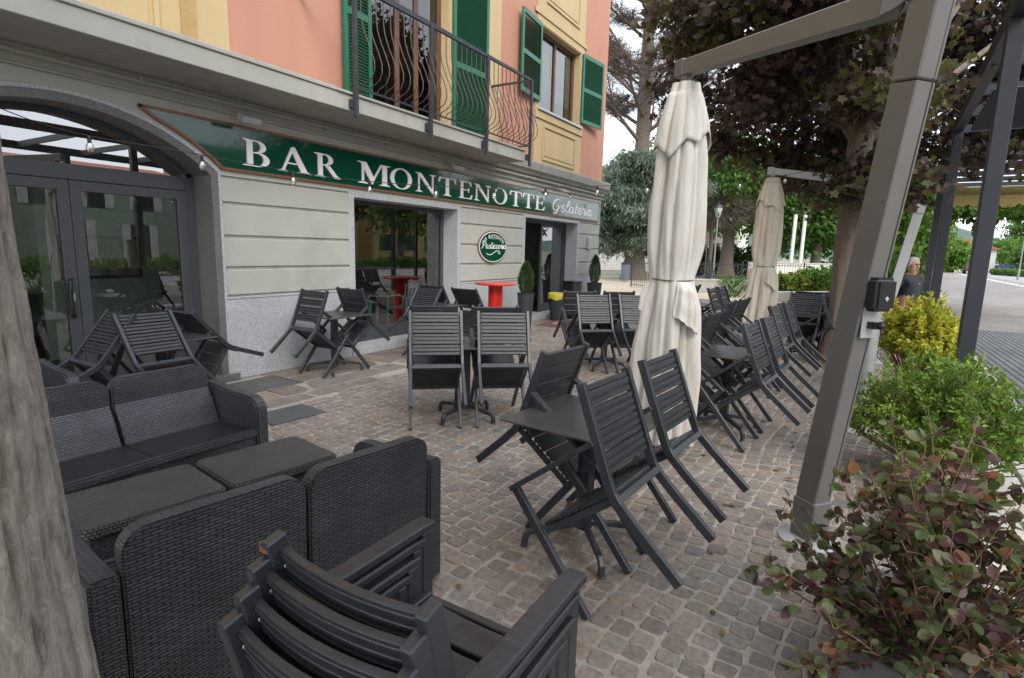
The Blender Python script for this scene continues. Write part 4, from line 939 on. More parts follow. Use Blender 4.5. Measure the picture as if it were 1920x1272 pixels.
# ------------------------------------------------------------------ rattan lounge
def rrect(x0, x1, z0, z1, r, n=6, low=False):
    p = []
    for cx, cz, a0 in ((x1 - r, z1 - r, 0), (x0 + r, z1 - r, 90)):
        p += [(cx + r * math.cos(R(a0 + 90 * i / n)), cz + r * math.sin(R(a0 + 90 * i / n))) for i in range(n + 1)]
    return p + [(x0, z0), (x1, z0)]
def sofa(label, loc, az, L=1.36, D=.70, seats=2, cat='sofa', H=.775, name='rattan_sofa'):
    t = local(thing(name, label, cat, loc, 'black rattan lounge set')); t.rotation_euler = (0, 0, R(az))
    aw = .085; w = (L - 2 * aw) / seats
    for i in range(seats):
        x0 = -L / 2 + aw + w * i + .006; x1 = x0 + w - .012
        g = G(); poly = rrect(x0, x1, .03, H, .085, 7)
        # slab with a slight backward lean, thicker below: the lower front bulges
        g.prism(poly, lambda u, v, d: (u, d + (0.0 if v < .5 else -(v - .5) * .10 + .0), v), 0.06, 0.135)
        g.build('back_panel', 'wick', t, bevel=.008, seg=2)
        g = G(); g.prism([(.128, .36), (.24, .36), (.185, .50), (.118, .62)], lambda u, v, d: (d, u, v), x0 + .005, x1 - .005); g.build('back_bolster', 'wick', t, bevel=.008)
    for s in (-1, 1):
        xa = s * (L / 2 - aw / 2); g = G()
        prof = [(.04, .02), (D, .02), (D, .50)] + [(D - .10 + .10 * math.cos(R(a)), .50 + .10 * math.sin(R(a))) for a in (20, 45, 70, 90)] + [(.30, .615), (.04, .64)]
        g.prism(prof, lambda u, v, d: (xa + d, u, v), -aw / 2, aw / 2); g.build('arm', 'wick', t, bevel=.012, seg=2)
    g = G(); g.box(-L / 2 + aw, L / 2 - aw, .10, D - .02, .05, .35); g.build('seat_base', 'wick', t, bevel=.01)
    for i in range(seats):
        x0 = -L / 2 + aw + w * i
        g = G(); g.box(x0 + .003, x0 + w - .003, .15, D - .035, .352, .372); g.build('seat_board', 'seatpan', t, bevel=.004)
    g = G(); g.box(-L / 2 + aw, L / 2 - aw, D - .045, D + .004, .335, .385); g.build('seat_edge', 'wick', t, bevel=.012, seg=2)
    return t
nearsofa = sofa('rattan loveseat seen from behind beside the foreground tree trunk', (1.335, 1.675, 0), -8.5, 1.42, .68)
sofa('rattan loveseat facing the camera in front of the arched door', (1.60, 4.02, 0), 180.5, 1.44, .66)
sofa('single rattan armchair behind the far loveseat, mostly hidden by the trunk', (1.52, 5.80, 0), 180, .74, .72, 1, 'armchair', .78, 'rattan_armchair')
def rattan_table(label, x, y, az, sx=.62, sy=.50):
    t = local(thing('rattan_table', label, 'table', (x, y, 0), 'black rattan lounge set')); t.rotation_euler = (0, 0, R(az))
    g = G(); r = .05; p = []
    for cx, cy_, a0 in ((sx / 2 - r, sy / 2 - r, 0), (-sx / 2 + r, sy / 2 - r, 90), (-sx / 2 + r, -sy / 2 + r, 180), (sx / 2 - r, -sy / 2 + r, 270)):
        p += [(cx + r * math.cos(R(a0 + 90 * i / 5)), cy_ + r * math.sin(R(a0 + 90 * i / 5))) for i in range(6)]
    g.prism(p, lambda u, v, d: (u, v, d), .37, .42); g.build('tabletop', 'wick2', t, bevel=.01, seg=2)
    g = G(); g.box(-sx / 2 + .03, sx / 2 - .03, -sy / 2 + .03, sy / 2 - .03, .01, .37); g.build('base', 'wick', t, bevel=.01)
rattan_table('low rattan table between the loveseats, the one nearer the paving', 1.905, 2.78, -8)
rattan_table('low rattan table between the loveseats, the one nearer the trunk', 1.268, 2.865, -8)

# ------------------------------------------------------------------ parasols
def canopy(name, par, c, H, m, seed, fat=1.0):
    rr = random.Random(seed); n = 216; ph = [rr.uniform(0, 6.28) for _ in range(10)]
    ks = [(0, .268), (.06, .265), (.18, .25), (.30, .235), (.40, .21), (.46, .178), (.475, .168), (.49, .18), (.56, .205), (.68, .212), (.80, .197), (.90, .165), (.965, .128), (1.0, .105)]
    def R0(t):
        for (a, ra), (b, rb) in zip(ks, ks[1:]):
            if a <= t <= b: return ra + (rb - ra) * (t - a) / (b - a)
        return .105
    cr_ = [(2 * PI * (j + rr.uniform(-.35, .35)) / 10, rr.uniform(-.5, .5), rr.uniform(0, 6.28), rr.uniform(.5, 1.3), rr.uniform(.07, .15)) for j in range(10)]
    def pleat(a, t, amp):      # hanging folds: broad rounded flats between sharp drifting creases
        r = 1 + amp * (.22 * math.sin(2 * a + ph[3] + 3 * t) + .25 * math.sin(5 * a + ph[4] - 2 * t) + .05 * math.sin(19 * a + 9 * t + ph[5]))
        for a0, dr, p_, dp, wd in cr_:
            d = (a - a0 - dr * (t - .5) - .07 * math.sin(6 * t + p_) + PI) % (2 * PI) - PI
            r -= amp * 1.35 * dp * math.exp(-abs(d / wd))
        return r + amp * .35
    g = G(); vs = []; rows = 60
    for i in range(rows + 1):
        t = i / rows; r0 = R0(t) * fat; tight = 1 - math.exp(-((t - .475) / .05) ** 2) * .65
        amp = (.22 * (1 - t) ** .8 + .17) * tight
        for k in range(n):
            a = 2 * PI * k / n; r = r0 * pleat(a, t, amp) + .006 * math.sin(31 * t + 3 * a) * math.sin(5 * a + ph[4])
            z = c[2] + H * t + (.06 * math.sin(2 * a + ph[5]) + .05 * (abs(((a * 6 / (2 * PI) + ph[1]) % 1) - .5) * 2 - .5)) * (1 - t) ** 4
            vs.append((c[0] + r * math.cos(a), c[1] + r * math.sin(a), z))
    g._add(vs, [(i * n + k, i * n + (k + 1) % n, (i + 1) * n + (k + 1) % n, (i + 1) * n + k) for i in range(rows) for k in range(n)])
    g._add([vs[rows * n + k] for k in range(n)], [tuple(range(n))]); g.build('canopy', m, par, smooth=True)
    # vent flap: outer sleeve round the head with a slanting hem
    g = G(); vs = []; rows = 12
    for i in range(rows + 1):
        for k in range(n):
            a = 2 * PI * k / n; lo = .835 + .022 * math.sin(2 * a + ph[7]) + .03 * (abs(((a * 6 / (2 * PI) + ph[1] + .2) % 1) - .5) * 2 - .5)
            t = lo + (.975 - lo) * i / rows; r = R0(t) * fat * pleat(a, t, .12) * 1.05 + .028 * (1 - i / rows) ** .7
            vs.append((c[0] + r * math.cos(a), c[1] + r * math.sin(a), c[2] + H * t))
    g._add(vs, [(i * n + k, i * n + (k + 1) % n, (i + 1) * n + (k + 1) % n, (i + 1) * n + k) for i in range(rows) for k in range(n)])
    o_ = g.build('vent_flap', m, par, smooth=True); md = o_.modifiers.new('Solidify', 'SOLIDIFY'); md.thickness = .004
    # folded panel pulled out of the tie: stiff cloth with sharp creases and a slanting hem
    ca = math.atan2(-c[1], -c[0])
    for d0, wd, sc in ((.62, 1.0, 1.0), (-1.5, .8, .6)):
        g = G(); nx_ = 12; vs = []; outs = ((0, 0), (.10, .035), (.22, .062), (.30, .050), (.62, .066), (.80, .050), (1, .058)); nz_ = len(outs) - 1
        zg = [rr.uniform(-.02, .022) for _ in range(nx_ + 1)]; hem = [.24 + .17 * (i / nx_) ** .8 + rr.uniform(-.02, .02) for i in range(nx_ + 1)]
        for s, ot in outs:
            for i in range(nx_ + 1):
                q = i / nx_; a = ca + d0 + (q - .5) * wd * (.72 + .34 * s); edge = min(1, 6 * q, 6 * (1 - q))
                r = R0(max(0, .468 - .10 * s)) * fat * 1.02 + sc * (ot * (.35 + .65 * edge) + zg[i] * min(1, 2.5 * s))
                vs.append((c[0] + r * math.cos(a), c[1] + r * math.sin(a), c[2] + H * .47 - sc * hem[i] * s))
        g._add(vs, [(j * (nx_ + 1) + i, j * (nx_ + 1) + i + 1, (j + 1) * (nx_ + 1) + i + 1, (j + 1) * (nx_ + 1) + i) for j in range(nz_) for i in range(nx_)])
        o_ = g.build('hanging_fold', m, par); md = o_.modifiers.new('Subdivision', 'SUBSURF'); md.levels = md.render_levels = 1; md = o_.modifiers.new('Solidify', 'SOLIDIFY'); md.thickness = .003
    g = G(); ring = []
    for k in range(73):
        a = 2 * PI * k / 72; r = R0(.475) * fat * pleat(a, .475, .107 * .35) + .006; ring.append((c[0] + r * math.cos(a), c[1] + r * math.sin(a), c[2] + H * .477 + .012 * math.sin(a + 1)))
    g.tube(ring, .006, 6, False); g.build('tie_cord', 'cord', par)
def parasol(label, tip, base, top, canvas, seed, mm='mast', fat=1.0, hem=.12):
    t = thing('cantilever_parasol', label, 'parasol', (base[0], base[1], 0), 'closed cantilever parasols')
    u = (Vector((tip[0], tip[1], 0)) - Vector((base[0], base[1], 0))).normalized()
    canopy('canopy', t, (tip[0], tip[1], hem), tip[2] - .12 - hem, canvas, seed, fat)
    knee = (base[0], base[1], .28)
    g = G(); g.path([(base[0], base[1], .0), knee, tuple(Vector(knee).lerp(Vector(top), .85))], .125, .135, (u.x, u.y, 0)); g.build('mast', mm, t, bevel=.006)
    a = Vector(knee).lerp(Vector(top), .852); tp = Vector(top)
    g = G(); g.path([a, tp, tp + (Vector(tip) - tp) * .12], .129, .139, (u.x, u.y, .25)); g.build('mast_head', mm, t, bevel=.008)
    g = G(); a_, b_ = tp + (Vector(tip) - tp) * .122, Vector(tip) + u * .04; sd_ = Vector((-u.y, u.x, 0)) * .045; U_ = Vector((0, 0, 1))
    vs = [p + sd_ * sx + U_ * hz for p, lo, hi in ((a_, -.068, .072), (b_, -.055, .055)) for sx, hz in ((-1, lo), (1, lo), (1, hi), (-1, hi))]
    g._add(vs, [(3, 2, 1, 0), (4, 5, 6, 7), (0, 1, 5, 4), (1, 2, 6, 5), (2, 3, 7, 6), (3, 0, 4, 7)]); g.build('arm', mm, t, bevel=.006)
    g = G(); g.cbox((tip[0] + u.x * .04, tip[1] + u.y * .04, tip[2]), (.10, .10, .125), Matrix.Rotation(math.atan2(u.y, u.x), 3, 'Z')); g.lathe([(.03, -.16), (.045, -.06)], tip, 14); g.build('arm_cap', 'mastlt' if mm != 'mast' else 'mast', t, bevel=.006)
    g = G(); g.tube([(tip[0], tip[1], .25), (tip[0], tip[1], tip[2] - .1)], .022, 10); g.build('centre_pole', 'mastlt', t)
    g = G(); g.path([(base[0], base[1], .0), (base[0], base[1], .262)], .138, .148, (u.x, u.y, 0)); g.build('base_sleeve', mm, t, bevel=.005)
    g = G(); g.lathe([(.16, .0), (.16, .012), (.10, .03), (.09, .03)], (base[0], base[1], 0), 24); g.build('base_plate', 'mastlt', t)
    return t, u
T1u, u1 = parasol('big closed cream parasol hanging from a taupe leaning mast, nearest the camera', (4.47, 1.22, 3.03), (3.53, .055), (3.325, -.19, 2.86), 'canvas', 3, fat=.95)
nn = Vector((-u1.x, -u1.y, 0)); side = Vector((-u1.y, u1.x, 0))
def on_mast(z): q = Vector((3.53, .055, .28)).lerp(Vector((3.325, -.19, 2.86)), (z - .28) / 2.58); return q
q = on_mast(1.47) + nn * .10; rm = Matrix.Rotation(math.atan2(nn.y, nn.x), 3, 'Z')
g = G(); g.cbox(q, (.075, .145, .17), rm); bx = g.build('crank_housing', 'black', T1u, bevel=.018, seg=3)
g = G(); g.cbox(q + nn * .039 - side * .0 + Vector((0, 0, -.02)), (.004, .02, .02), rm @ Matrix.Rotation(PI / 4, 3, 'X')); g.build('crank_socket', 'mastlt', bx, bevel=.003)
g = G(); q2 = on_mast(1.36) + nn * .072; g.cbox(q2, (.008, .10, .24), rm); g.build('mounting_plate', 'mastlt', T1u, bevel=.002)
g = G(); q3 = on_mast(1.31) + nn * .10; g.cbox(q3, (.05, .035, .035), rm); g.sphere(q3 + nn * .03 - side * .02, .022, 10, 6); g.build('locking_knob', 'black', T1u)
g = G()
for z in (1.2, 2.2): pass
e1 = on_mast(.3) + nn * .0695 - side * .038; e2 = on_mast(2.8) + nn * .0695 - side * .038
g.bar(e1, e2, .004, .003, nn); g.build('mast_groove', 'black', T1u)
parasol('small closed parasol of warmer canvas farther along the terrace', (10.62, 1.31, 3.07), (10.55, -.45), (10.80, -.84, 2.70), 'canvas2', 11, 'mastlt', 1.02)
# round post beside the mast
t = thing('round_post', 'plain round grey steel post between the leaning mast and the green bush', 'post', (6.17, -.21, 0))
g = G(); g.tube([(6.17, -.21, 0), (6.17, -.21, 1.62)], .073, 24); g.build('tube', 'pole', t, smooth=False)
g = G(); g.lathe([(.078, 1.62), (.078, 1.64), (.02, 1.655)], (6.17, -.21, 0), 20); g.build('cap', 'pole', t)
g = G(); g.lathe([(.17, .0), (.17, .015), (.09, .03)], (6.17, -.21, 0), 20); g.build('base_flange', 'conc', t)

# ------------------------------------------------------------------ red table, pots, bin, covers, mat
t = thing('bar_table', 'round red standing table under the oval plaque', 'table', (8.50, 5.50, 0))
g = G(); g.lathe([(.02, 1.0), (.365, 1.0), (.378, 1.015), (.378, 1.03), (.37, 1.04), (.02, 1.042)], (8.5, 5.5, 0), 40); g.build('tabletop', 'redtop', t)
g = G(); g.lathe([(.132, .03), (.132, .999)], (8.5, 5.5, 0), 28); g.build('pedestal', 'red', t, smooth=False)
g = G(); g.lathe([(.26, 0), (.26, .02), (.14, .035)], (8.5, 5.5, 0), 28); g.build('base_disc', 'red', t)
# flowing black mark painted down the pedestal
g = G()
def onped(a, z): return (8.5 + .134 * math.cos(a), 5.5 + .134 * math.sin(a), z)
a0 = math.atan2(-5.5, -8.5)
for line in ([(.55, .60), (.28, .66), (.36, .76), (.62, .74), (.66, .66), (.40, .68), (.18, .62)], [(.5, .80), (.24, .84), (.32, .92), (.58, .9), (.6, .83), (.36, .82)]):
    g.tube([onped(a0 + u, v) for u, v in smooth_line(line)], .0045, 5)
g.build('script_mark', 'black', t)
def conifer_pot(x, y, label, H=.80, r=.165, ch=.62):
    t = thing('potted_conifer', label, 'potted plant', (x, y, 0), 'conifers in tall pots by the entrance')
    g = G(); g.lathe([(r * .68, 0), (r, H - .03), (r + .008, H), (r - .012, H), (r - .02, H - .05)], (x, y, 0), 28); g.build('pot', 'pot', t)
    g = G(); g.lathe([(r - .015, H - .06), (r - .015, H - .045)], (x, y, 0), 20); g.build('soil', 'soil', t)
    n = 2600; h = rng.random(n) ** .8; rad = .155 * np.sin(np.clip(h * .93 + .07, 0, 1) * PI) ** .75 * (1 - .25 * h); a = rng.random(n) * 2 * PI
    rr_ = rad * (0.55 + .45 * rng.random(n) ** .5) * (1 + .12 * np.sin(a * 5 + h * 9))
    pos = np.stack([x + rr_ * np.cos(a), y + rr_ * np.sin(a), H - .05 + h * ch], 1)
    d = np.stack([np.cos(a) * .5, np.sin(a) * .5, np.ones(n) * 1.0], 1) + rng.normal(size=(n, 3)) * .25
    leafmesh('foliage', pos, d, rdir(n), .055 + .03 * rng.random(n), .010, rng.random(n), 'conifer', t, 'diamond')
    g = G(); g.tube([(x, y, H - .06), (x, y, H + ch * .8)], .012, 6); g.build('stem', 'bark2', t)
conifer_pot(9.52, 5.45, 'tall dark pot with a clipped conifer left of the entrance'); conifer_pot(14.15, 5.95, 'dark pot with a conifer right of the entrance, at the corner', .80, .20, .75)
t = thing('waste_bin', 'dark tapered bin with a yellow bag hanging over its rim', 'bin', (11.9, 5.92, 0))
g = G(); g.lathe([(.17, 0), (.235, .62), (.22, .62), (.16, .02)], (11.9, 5.92, 0), 26); g.build('bin_body', 'pot', t)
g = G(); vs = []; n = 40
for i, (r0, z) in enumerate(((.20, .60), (.222, .645), (.246, .635), (.25, .57), (.247, .50))):
    for k in range(n): a = 2 * PI * k / n; rr_ = r0 + .008 * math.sin(7 * a + i) * (i > 1); vs.append((11.9 + rr_ * math.cos(a), 5.92 + rr_ * math.sin(a), z + .02 * math.sin(5 * a) * (i > 3)))
g._add(vs, [(i * n + k, i * n + (k + 1) % n, (i + 1) * n + (k + 1) % n, (i + 1) * n + k) for i in range(4) for k in range(n)]); g.build('bin_bag', simple('yellow_bag', (.55, .50, .05), .5), t, smooth=True)
t = thing('cooler_box', 'black boxy menu stand behind the yellow lined bin', 'stand', (12.55, 5.85, 0))
g = G(); g.box(12.3, 12.8, 5.72, 6.0, .02, .88); g.box(12.28, 12.82, 5.70, 6.02, .88, .91); g.build('cabinet', 'black', t, bevel=.01)
t = thing('manhole_cover', 'dark rectangular steel cover set among the paving slabs', 'cover', (3.36, 4.55, 0))
g = G(); ang = R(-6); m3 = Matrix.Rotation(ang, 3, 'Z')
g.cbox((3.36, 4.55, .003), (.56, .42, .016), m3); g.build('cover_plate', simple('dark_steel', (.085, .09, .092), .6, var=.2), t, bevel=.003)
g = G()
for dx, dy in ((-.1, -.05), (.09, .07)): g.lathe([(.012, .0111), (.012, .0125)], (3.36 + dx, 4.55 + dy, 0), 8)
g.build('lifting_hole', 'black', t)
t = thing('drain_grate', 'slatted steel drain grate at the foot of the arched door', 'grate', (3.92, 5.78, 0))
g = G()
for i in range(9): y_ = 5.52 + i * .065; g.box(3.58, 4.26, y_, y_ + .042, -.004, .008)
for x_ in (3.55, 4.262): g.box(x_, x_ + .028, 5.5, 6.1, -.006, .010)
g.build('grate_bars', simple('weathered_steel', (.12, .12, .115), .6, var=.2), t)
t = thing('door_mat', 'worn red doormat before the entrance', 'mat', (11.2, 5.55, 0))
g = G(); g.box(10.7, 12.0, 5.25, 5.85, .002, .014); g.build('mat', simple('red_mat', (.16, .07, .055), .95, var=.3, bump=.6, bscale=150), t, bevel=.003)
g = G(); g.prism(ell(11.35, 5.55, .32, .16, 0, 360, 24)[:-1], lambda u, v, d: (u, v, d), .0142, .0155); g.build('mat_oval', simple('mat_oval_grey', (.3, .22, .2), .95), t)

# ------------------------------------------------------------------ inside the bar
def turq_chair(x, y, az, label):
    t = local(thing('plastic_chair', label, 'chair', (x, y, .09), 'turquoise chairs inside the bar')); t.rotation_euler = (0, 0, R(az))
    g = G()
    g.path([(-.2, -.22, .0), (-.2, -.22, .62), (.02, -.24, .66), (.22, -.22, .64), (.22, -.22, .0)], .035, .03, (0, 1, 0)); g.path([(-.2, .22, .0), (-.2, .22, .62), (.02, .24, .66), (.22, .22, .64), (.22, .22, .0)], .035, .03, (0, 1, 0)); g.build('leg_frame', 'turq', t, bevel=.006)
    g = G(); g.box(-.2, .22, -.2, .2, .43, .46); g.build('seat', 'turq', t, bevel=.01)
    g = G()
    for i in range(6): g.path([(-.20, -.20 + i * .08, .46), (-.27, -.20 + i * .08, .84)], .04, .014, (1, 0, 0))
    g.path([(-.27, -.23, .83), (-.30, 0, .86), (-.27, .23, .83)], .05, .03, (0, 0, 1)); g.build('backrest', 'turq', t, bevel=.004)
for a in ((6.45, 7.02, 0, 'turquoise slatted chair left of the glass table inside'), (7.75, 7.02, 180, 'turquoise slatted chair right of the glass table inside'), (7.1, 7.75, -90, 'turquoise slatted chair behind the glass table inside')): turq_chair(*a)
t = thing('indoor_table', 'pale round glass topped table behind the shop window', 'table', (7.1, 7.08, .09))
g = G(); g.lathe([(.01, .80), (.42, .80), (.42, .815), (.01, .816)], (7.1, 7.08, 0), 30); g.build('tabletop', simple('milk_glass', (.5, .55, .52), .1), t)
g = G(); g.lathe([(.22, .09), (.22, .11), (.035, .14), (.035, .80)], (7.1, 7.08, 0), 20); g.build('pedestal', 'mastlt', t)
t = thing('bar_counter', 'long dark bar counter with pale worktop inside', 'counter', (6.5, 9.5, .09))
g = G(); g.box(4.2, 9.8, 9.2, 9.9, .09, 1.12); g.build('counter_body', 'dark', t, bevel=.01)
g = G(); g.box(4.1, 9.9, 9.1, 9.95, 1.12, 1.17); g.build('worktop', simple('pale_worktop', (.4, .42, .4), .3), t)
t = thing('bottle_shelf', 'dark shelving with rows of bottles inside the entrance', 'shelf', (12.0, 9.6, .09))
g = G(); g.box(10.6, 13.6, 9.75, 9.8, .09, 2.5)
for k in range(6): g.box(10.6, 13.6, 9.4, 9.75, .45 + k * .38, .475 + k * .38)
for x_ in (10.6, 11.6, 12.6, 13.57): g.box(x_, x_ + .03, 9.4, 9.75, .09, 2.5)
g.build('shelf_frame', 'dark', t)
for k in range(5):
    g = G()
    for i in range(26): g.lathe([(.035, 0), (.035, .16), (.014, .21), (.014, .27)], (10.72 + i * .11, 9.55, .476 + k * .38), 8)
    tag(g.build('bottles', simple('amber_bottle', (.20, .10 + .02 * k, .03), .2), t), kind='stuff')
t = thing('yellow_counter', 'small yellow counter seen through the entrance', 'counter', (11.6, 8.3, .09))
g = G(); g.box(11.2, 12.3, 8.1, 8.6, .09, .95); g.build('counter_body', 'dark', t, bevel=.01); g = G(); g.box(11.15, 12.35, 8.05, 8.65, .95, 1.15); g.build('display_top', simple('yellow_panel', (.5, .45, .06), .5), t)
t = thing('wall_picture', 'framed picture hanging inside the arched door', 'picture', (3.55, 8.6, 1.4))
g = G(); g.box(3.1, 4.05, 8.58, 8.62, 1.12, 1.68); g.build('frame', 'dark', t); g = G(); g.box(3.14, 4.01, 8.57, 8.579, 1.16, 1.64); g.build('print', simple('sepia_print', (.25, .25, .17), .7, var=.6, scale=5), t)
g = G(); g.box(2.9, 4.3, 8.62, 8.75, .09, 3.1); g.box(-6, 1.2, 8.4, 8.5, .09, 1.15); tag(g.build('partition', M['h_green'], None, org=(3.5, 8.6, 0)), 'pale green partition inside behind the arched door', 'partition')
# ------------------------------------------------------------------ foreground tree trunk
from mathutils import noise as mnoise
def trunk_mesh(name, par, base, top, r0, r1, flare, m, n=36, rows=40, lump=.05, seed=1, h_fl=.5, rough=0.0):
    rr = random.Random(seed); ph = [rr.uniform(0, 6.28) for _ in range(8)]; vs = []
    b, t_ = Vector(base), Vector(top)
    for i in range(rows + 1):
        q = i / rows; c = b.lerp(t_, q); z = (t_.z - b.z) * q
        r = (r0 + (r1 - r0) * q) + flare * math.exp(-z / h_fl)
        for k in range(n):
            a = 2 * PI * k / n
            rr_ = r * (1 + lump * math.sin(3 * a + ph[0] + .6 * z) + lump * .7 * math.sin(5 * a + ph[1] - 1.1 * z) + lump * .5 * math.sin(9 * a + ph[2] + 2.3 * z) + lump * .35 * math.sin(2 * a + 7 * z + ph[3]) + .012 * rr.uniform(-1, 1) * (rough == 0))
            if rough:
                p = Vector((math.cos(a) * 5, math.sin(a) * 5, z * 3.2 + seed)); v = mnoise.fractal(p, .9, 2.1, 4); w_ = abs(mnoise.noise(Vector((math.cos(a) * 9, math.sin(a) * 9, z * 2.2))))
                rr_ += rough * (v * .9 - 1.6 * max(0, .12 - w_) / .12)
            vs.append((c.x + rr_ * math.cos(a), c.y + rr_ * math.sin(a), c.z))
    g = G(); g._add(vs, [(i * n + k, i * n + (k + 1) % n, (i + 1) * n + (k + 1) % n, (i + 1) * n + k) for i in range(rows) for k in range(n)])
    return g.build(name, m, par, smooth=True)
FT = thing('foreground_tree', 'rough grey brown tree trunk at the left edge, closest to the camera', 'tree', (.30, 1.30, 0))
trunk_mesh('trunk', FT, (.325, 1.36, -.05), (.20, 1.30, 3.6), .150, .125, .12, 'bark', 150, 420, .03, 5, .55, .0075)
def crown_pts(n, c, rad, clump, seed, shell=.45):
    r_ = np.random.default_rng(seed)
    k = max(6, int(n / clump)); d = r_.normal(size=(k, 3)); d /= np.linalg.norm(d, axis=1, keepdims=True)
    q = (shell + (1 - shell) * r_.random(k) ** .6)[:, None]
    return d * q * np.array(rad) + np.array(c)
def crown(par, name, m, n, c, rad, leaf, clumps, cl_r, seed, shape='oval', droop=.5, shell=.45, aspect=.8, keep=None, tone_j=.45):
    r_ = np.random.default_rng(seed); cc = crown_pts(clumps, c, rad, 1, seed, shell)
    if keep is not None: cc = cc[keep(cc)]
    per = n // len(cc); pos = np.repeat(cc, per, 0) + r_.normal(size=(len(cc) * per, 3)) * np.array([cl_r, cl_r, cl_r * .6])
    tn = np.repeat(r_.random(len(cc)), per) * (1 - tone_j) + r_.random(len(pos)) * tone_j
    d = r_.normal(size=(len(pos), 3)); d[:, 2] -= droop; nr = r_.normal(size=(len(pos), 3)) * .7; nr[:, 2] += 1.0
    L = leaf * (.65 + .6 * r_.random(len(pos)))
    return leafmesh(name, pos, d, nr, L, L * aspect, tn, m, par, shape), cc
def limbs(par, name, m, start, targets, r0, seed, sag=.1, n=6, rmin=.012):
    rr = random.Random(seed); g = G(); s = Vector(start)
    for p in targets:
        p = Vector(p); d = p - s; mid = s + d * .5 + Vector((rr.uniform(-.1, .1), rr.uniform(-.1, .1), rr.uniform(0, .14))) * d.length
        L = [s.lerp(mid, q).lerp(mid.lerp(p, q), q) for q in (0, .2, .4, .6, .8, 1)]
        g.tube(L, [max(rmin, r0 * (1 - .17 * i)) for i in range(6)], n)
    return g.build(name, m, par, smooth=True)
_, cc = crown(FT, 'crown', 'maple', 5200, (-1.6, .6, 5.9), (2.6, 2.4, 1.6), .15, 220, .30, 31, 'maple', .6)
limbs(FT, 'limb', 'bark', (.2, 1.30, 3.45), cc[::14], .07, 4)

# ------------------------------------------------------------------ purple maple on the terrace
MP = thing('purple_maple', 'big dark purple leaved maple whose trunk stands at the end of the terrace', 'tree', (9.75, .05, 0))
trunk_mesh('trunk', MP, (9.75, .05, -.02), (10.15, .10, 3.6), .205, .16, .12, 'bark3', 60, 120, .04, 9, .25)
def mkeep(c): return (c[:, 2] > np.where(c[:, 0] < 11.4, 3.35, 2.35) + .3 * np.abs(np.sin(c[:, 0] * 1.7 + c[:, 1] * 1.3))) & ~((c[:, 1] < -.45) & (c[:, 0] < 12.9))
_, cc = crown(MP, 'crown', 'maple', 44000, (11.0, -.55, 5.5), (3.75, 3.85, 3.0), .135, 430, .27, 12, 'maple', 1.1, .30, .92, mkeep, .35)
_, c2 = crown(MP, 'crown', 'maple', 14000, (14.2, -2.3, 5.7), (2.5, 2.7, 2.5), .135, 150, .27, 19, 'maple', 1.1, .25, .92, lambda c: (c[:, 2] > 3.5) & (c[:, 0] > 12.9), .35)
crown(MP, 'crown', 'maple', 1300, (9.35, -.15, 2.75), (.45, .6, .32), .125, 22, .17, 23, 'maple', 1.1, .2, .92)
limbs(MP, 'limb', 'bark3', (10.14, .10, 3.3), cc[::16], .085, 6)

# ------------------------------------------------------------------ shrubs in the bed
def twiggy(name, label, cat, base, tips, r0, seed, m='twig', nleaf=0, leaf=.05, lm='smoke', shape='oval', group=None, spread=.0, per=14, asp=.72, wob=.12, gap=.0):
    t = thing(name, label, cat, base, group); rr = random.Random(seed); r_ = np.random.default_rng(seed); g = G(); b = Vector(base)
    P = []; D = []
    for tip in tips:
        tip = Vector(tip); st_ = b + Vector((rr.uniform(-spread, spread), rr.uniform(-spread, spread), 0)); ln = (tip - st_).length
        mid = st_.lerp(tip, .5) + Vector((rr.uniform(-wob, wob), rr.uniform(-wob, wob), rr.uniform(0, wob))) * ln
        L = [st_.lerp(mid, q).lerp(mid.lerp(tip, q), q) for q in np.linspace(0, 1, 9)]
        g.tube(L, [r0 * (1 - .1 * i) for i in range(9)], 5)
        for j in range(per):
            q = gap + (1 - gap) * rr.random() ** .75; mp_ = st_.lerp(mid, q).lerp(mid.lerp(tip, q), q)
            sd_ = Vector((rr.gauss(0, 1), rr.gauss(0, 1), rr.gauss(.35, .7))).normalized(); sl = rr.uniform(.03, .16) * ln * .55
            e = mp_ + sd_ * sl; mm_ = mp_.lerp(e, .5) + Vector((0, 0, sl * .1)); g.tube([mp_, mm_, e], [r0 * .32, r0 * .25, r0 * .16], 4, False)
            for k in range(nleaf):
                w_ = rr.uniform(.25, 1.05); P.append(mp_.lerp(e, w_)); D.append(sd_ + Vector((rr.gauss(0, .8), rr.gauss(0, .8), rr.gauss(-.25, .6))))
    g.build('branch', m, t, smooth=True)
    n = len(P); pos = np.array([tuple(p) for p in P]); d = np.array([tuple(x) for x in D]); nr = r_.normal(size=(n, 3)) * .75; nr[:, 2] += .8
    L = leaf * (.55 + .6 * r_.random(n)); leafmesh('leaves', pos, d, nr, L, L * asp, r_.random(n), lm, t, shape)
    return t
rr = random.Random(21); tips = []
for i in range(84):   # uneven dome, longest shoots towards the paving and the top
    a = rr.uniform(0, 2 * PI); q = math.sqrt(rr.random()); tips.append((2.50 + .62 * q * math.cos(a), -.40 + .50 * q * math.sin(a), .40 + .46 * (1 - q * q) + rr.uniform(-.06, .12)))
tips += [(2.05 + .16 * k, -.02 - .07 * (k % 4), .22 + .05 * (k % 3)) for k in range(7)] + [(2.0 + .1 * k, -.3 - .06 * k, .3 + .04 * (k % 4)) for k in range(7)]
tips += [(2.22, .20, .50), (2.30, .24, .40), (2.12, .12, .42), (2.45, .14, .62), (2.62, -.02, .80), (2.95, -.22, .92), (3.05, -.36, .98), (2.86, -.50, .96), (2.55, -.62, .88), (2.35, -.70, .80), (3.15, -.55, .86), (2.10, -.05, .30), (2.05, .02, .22)]
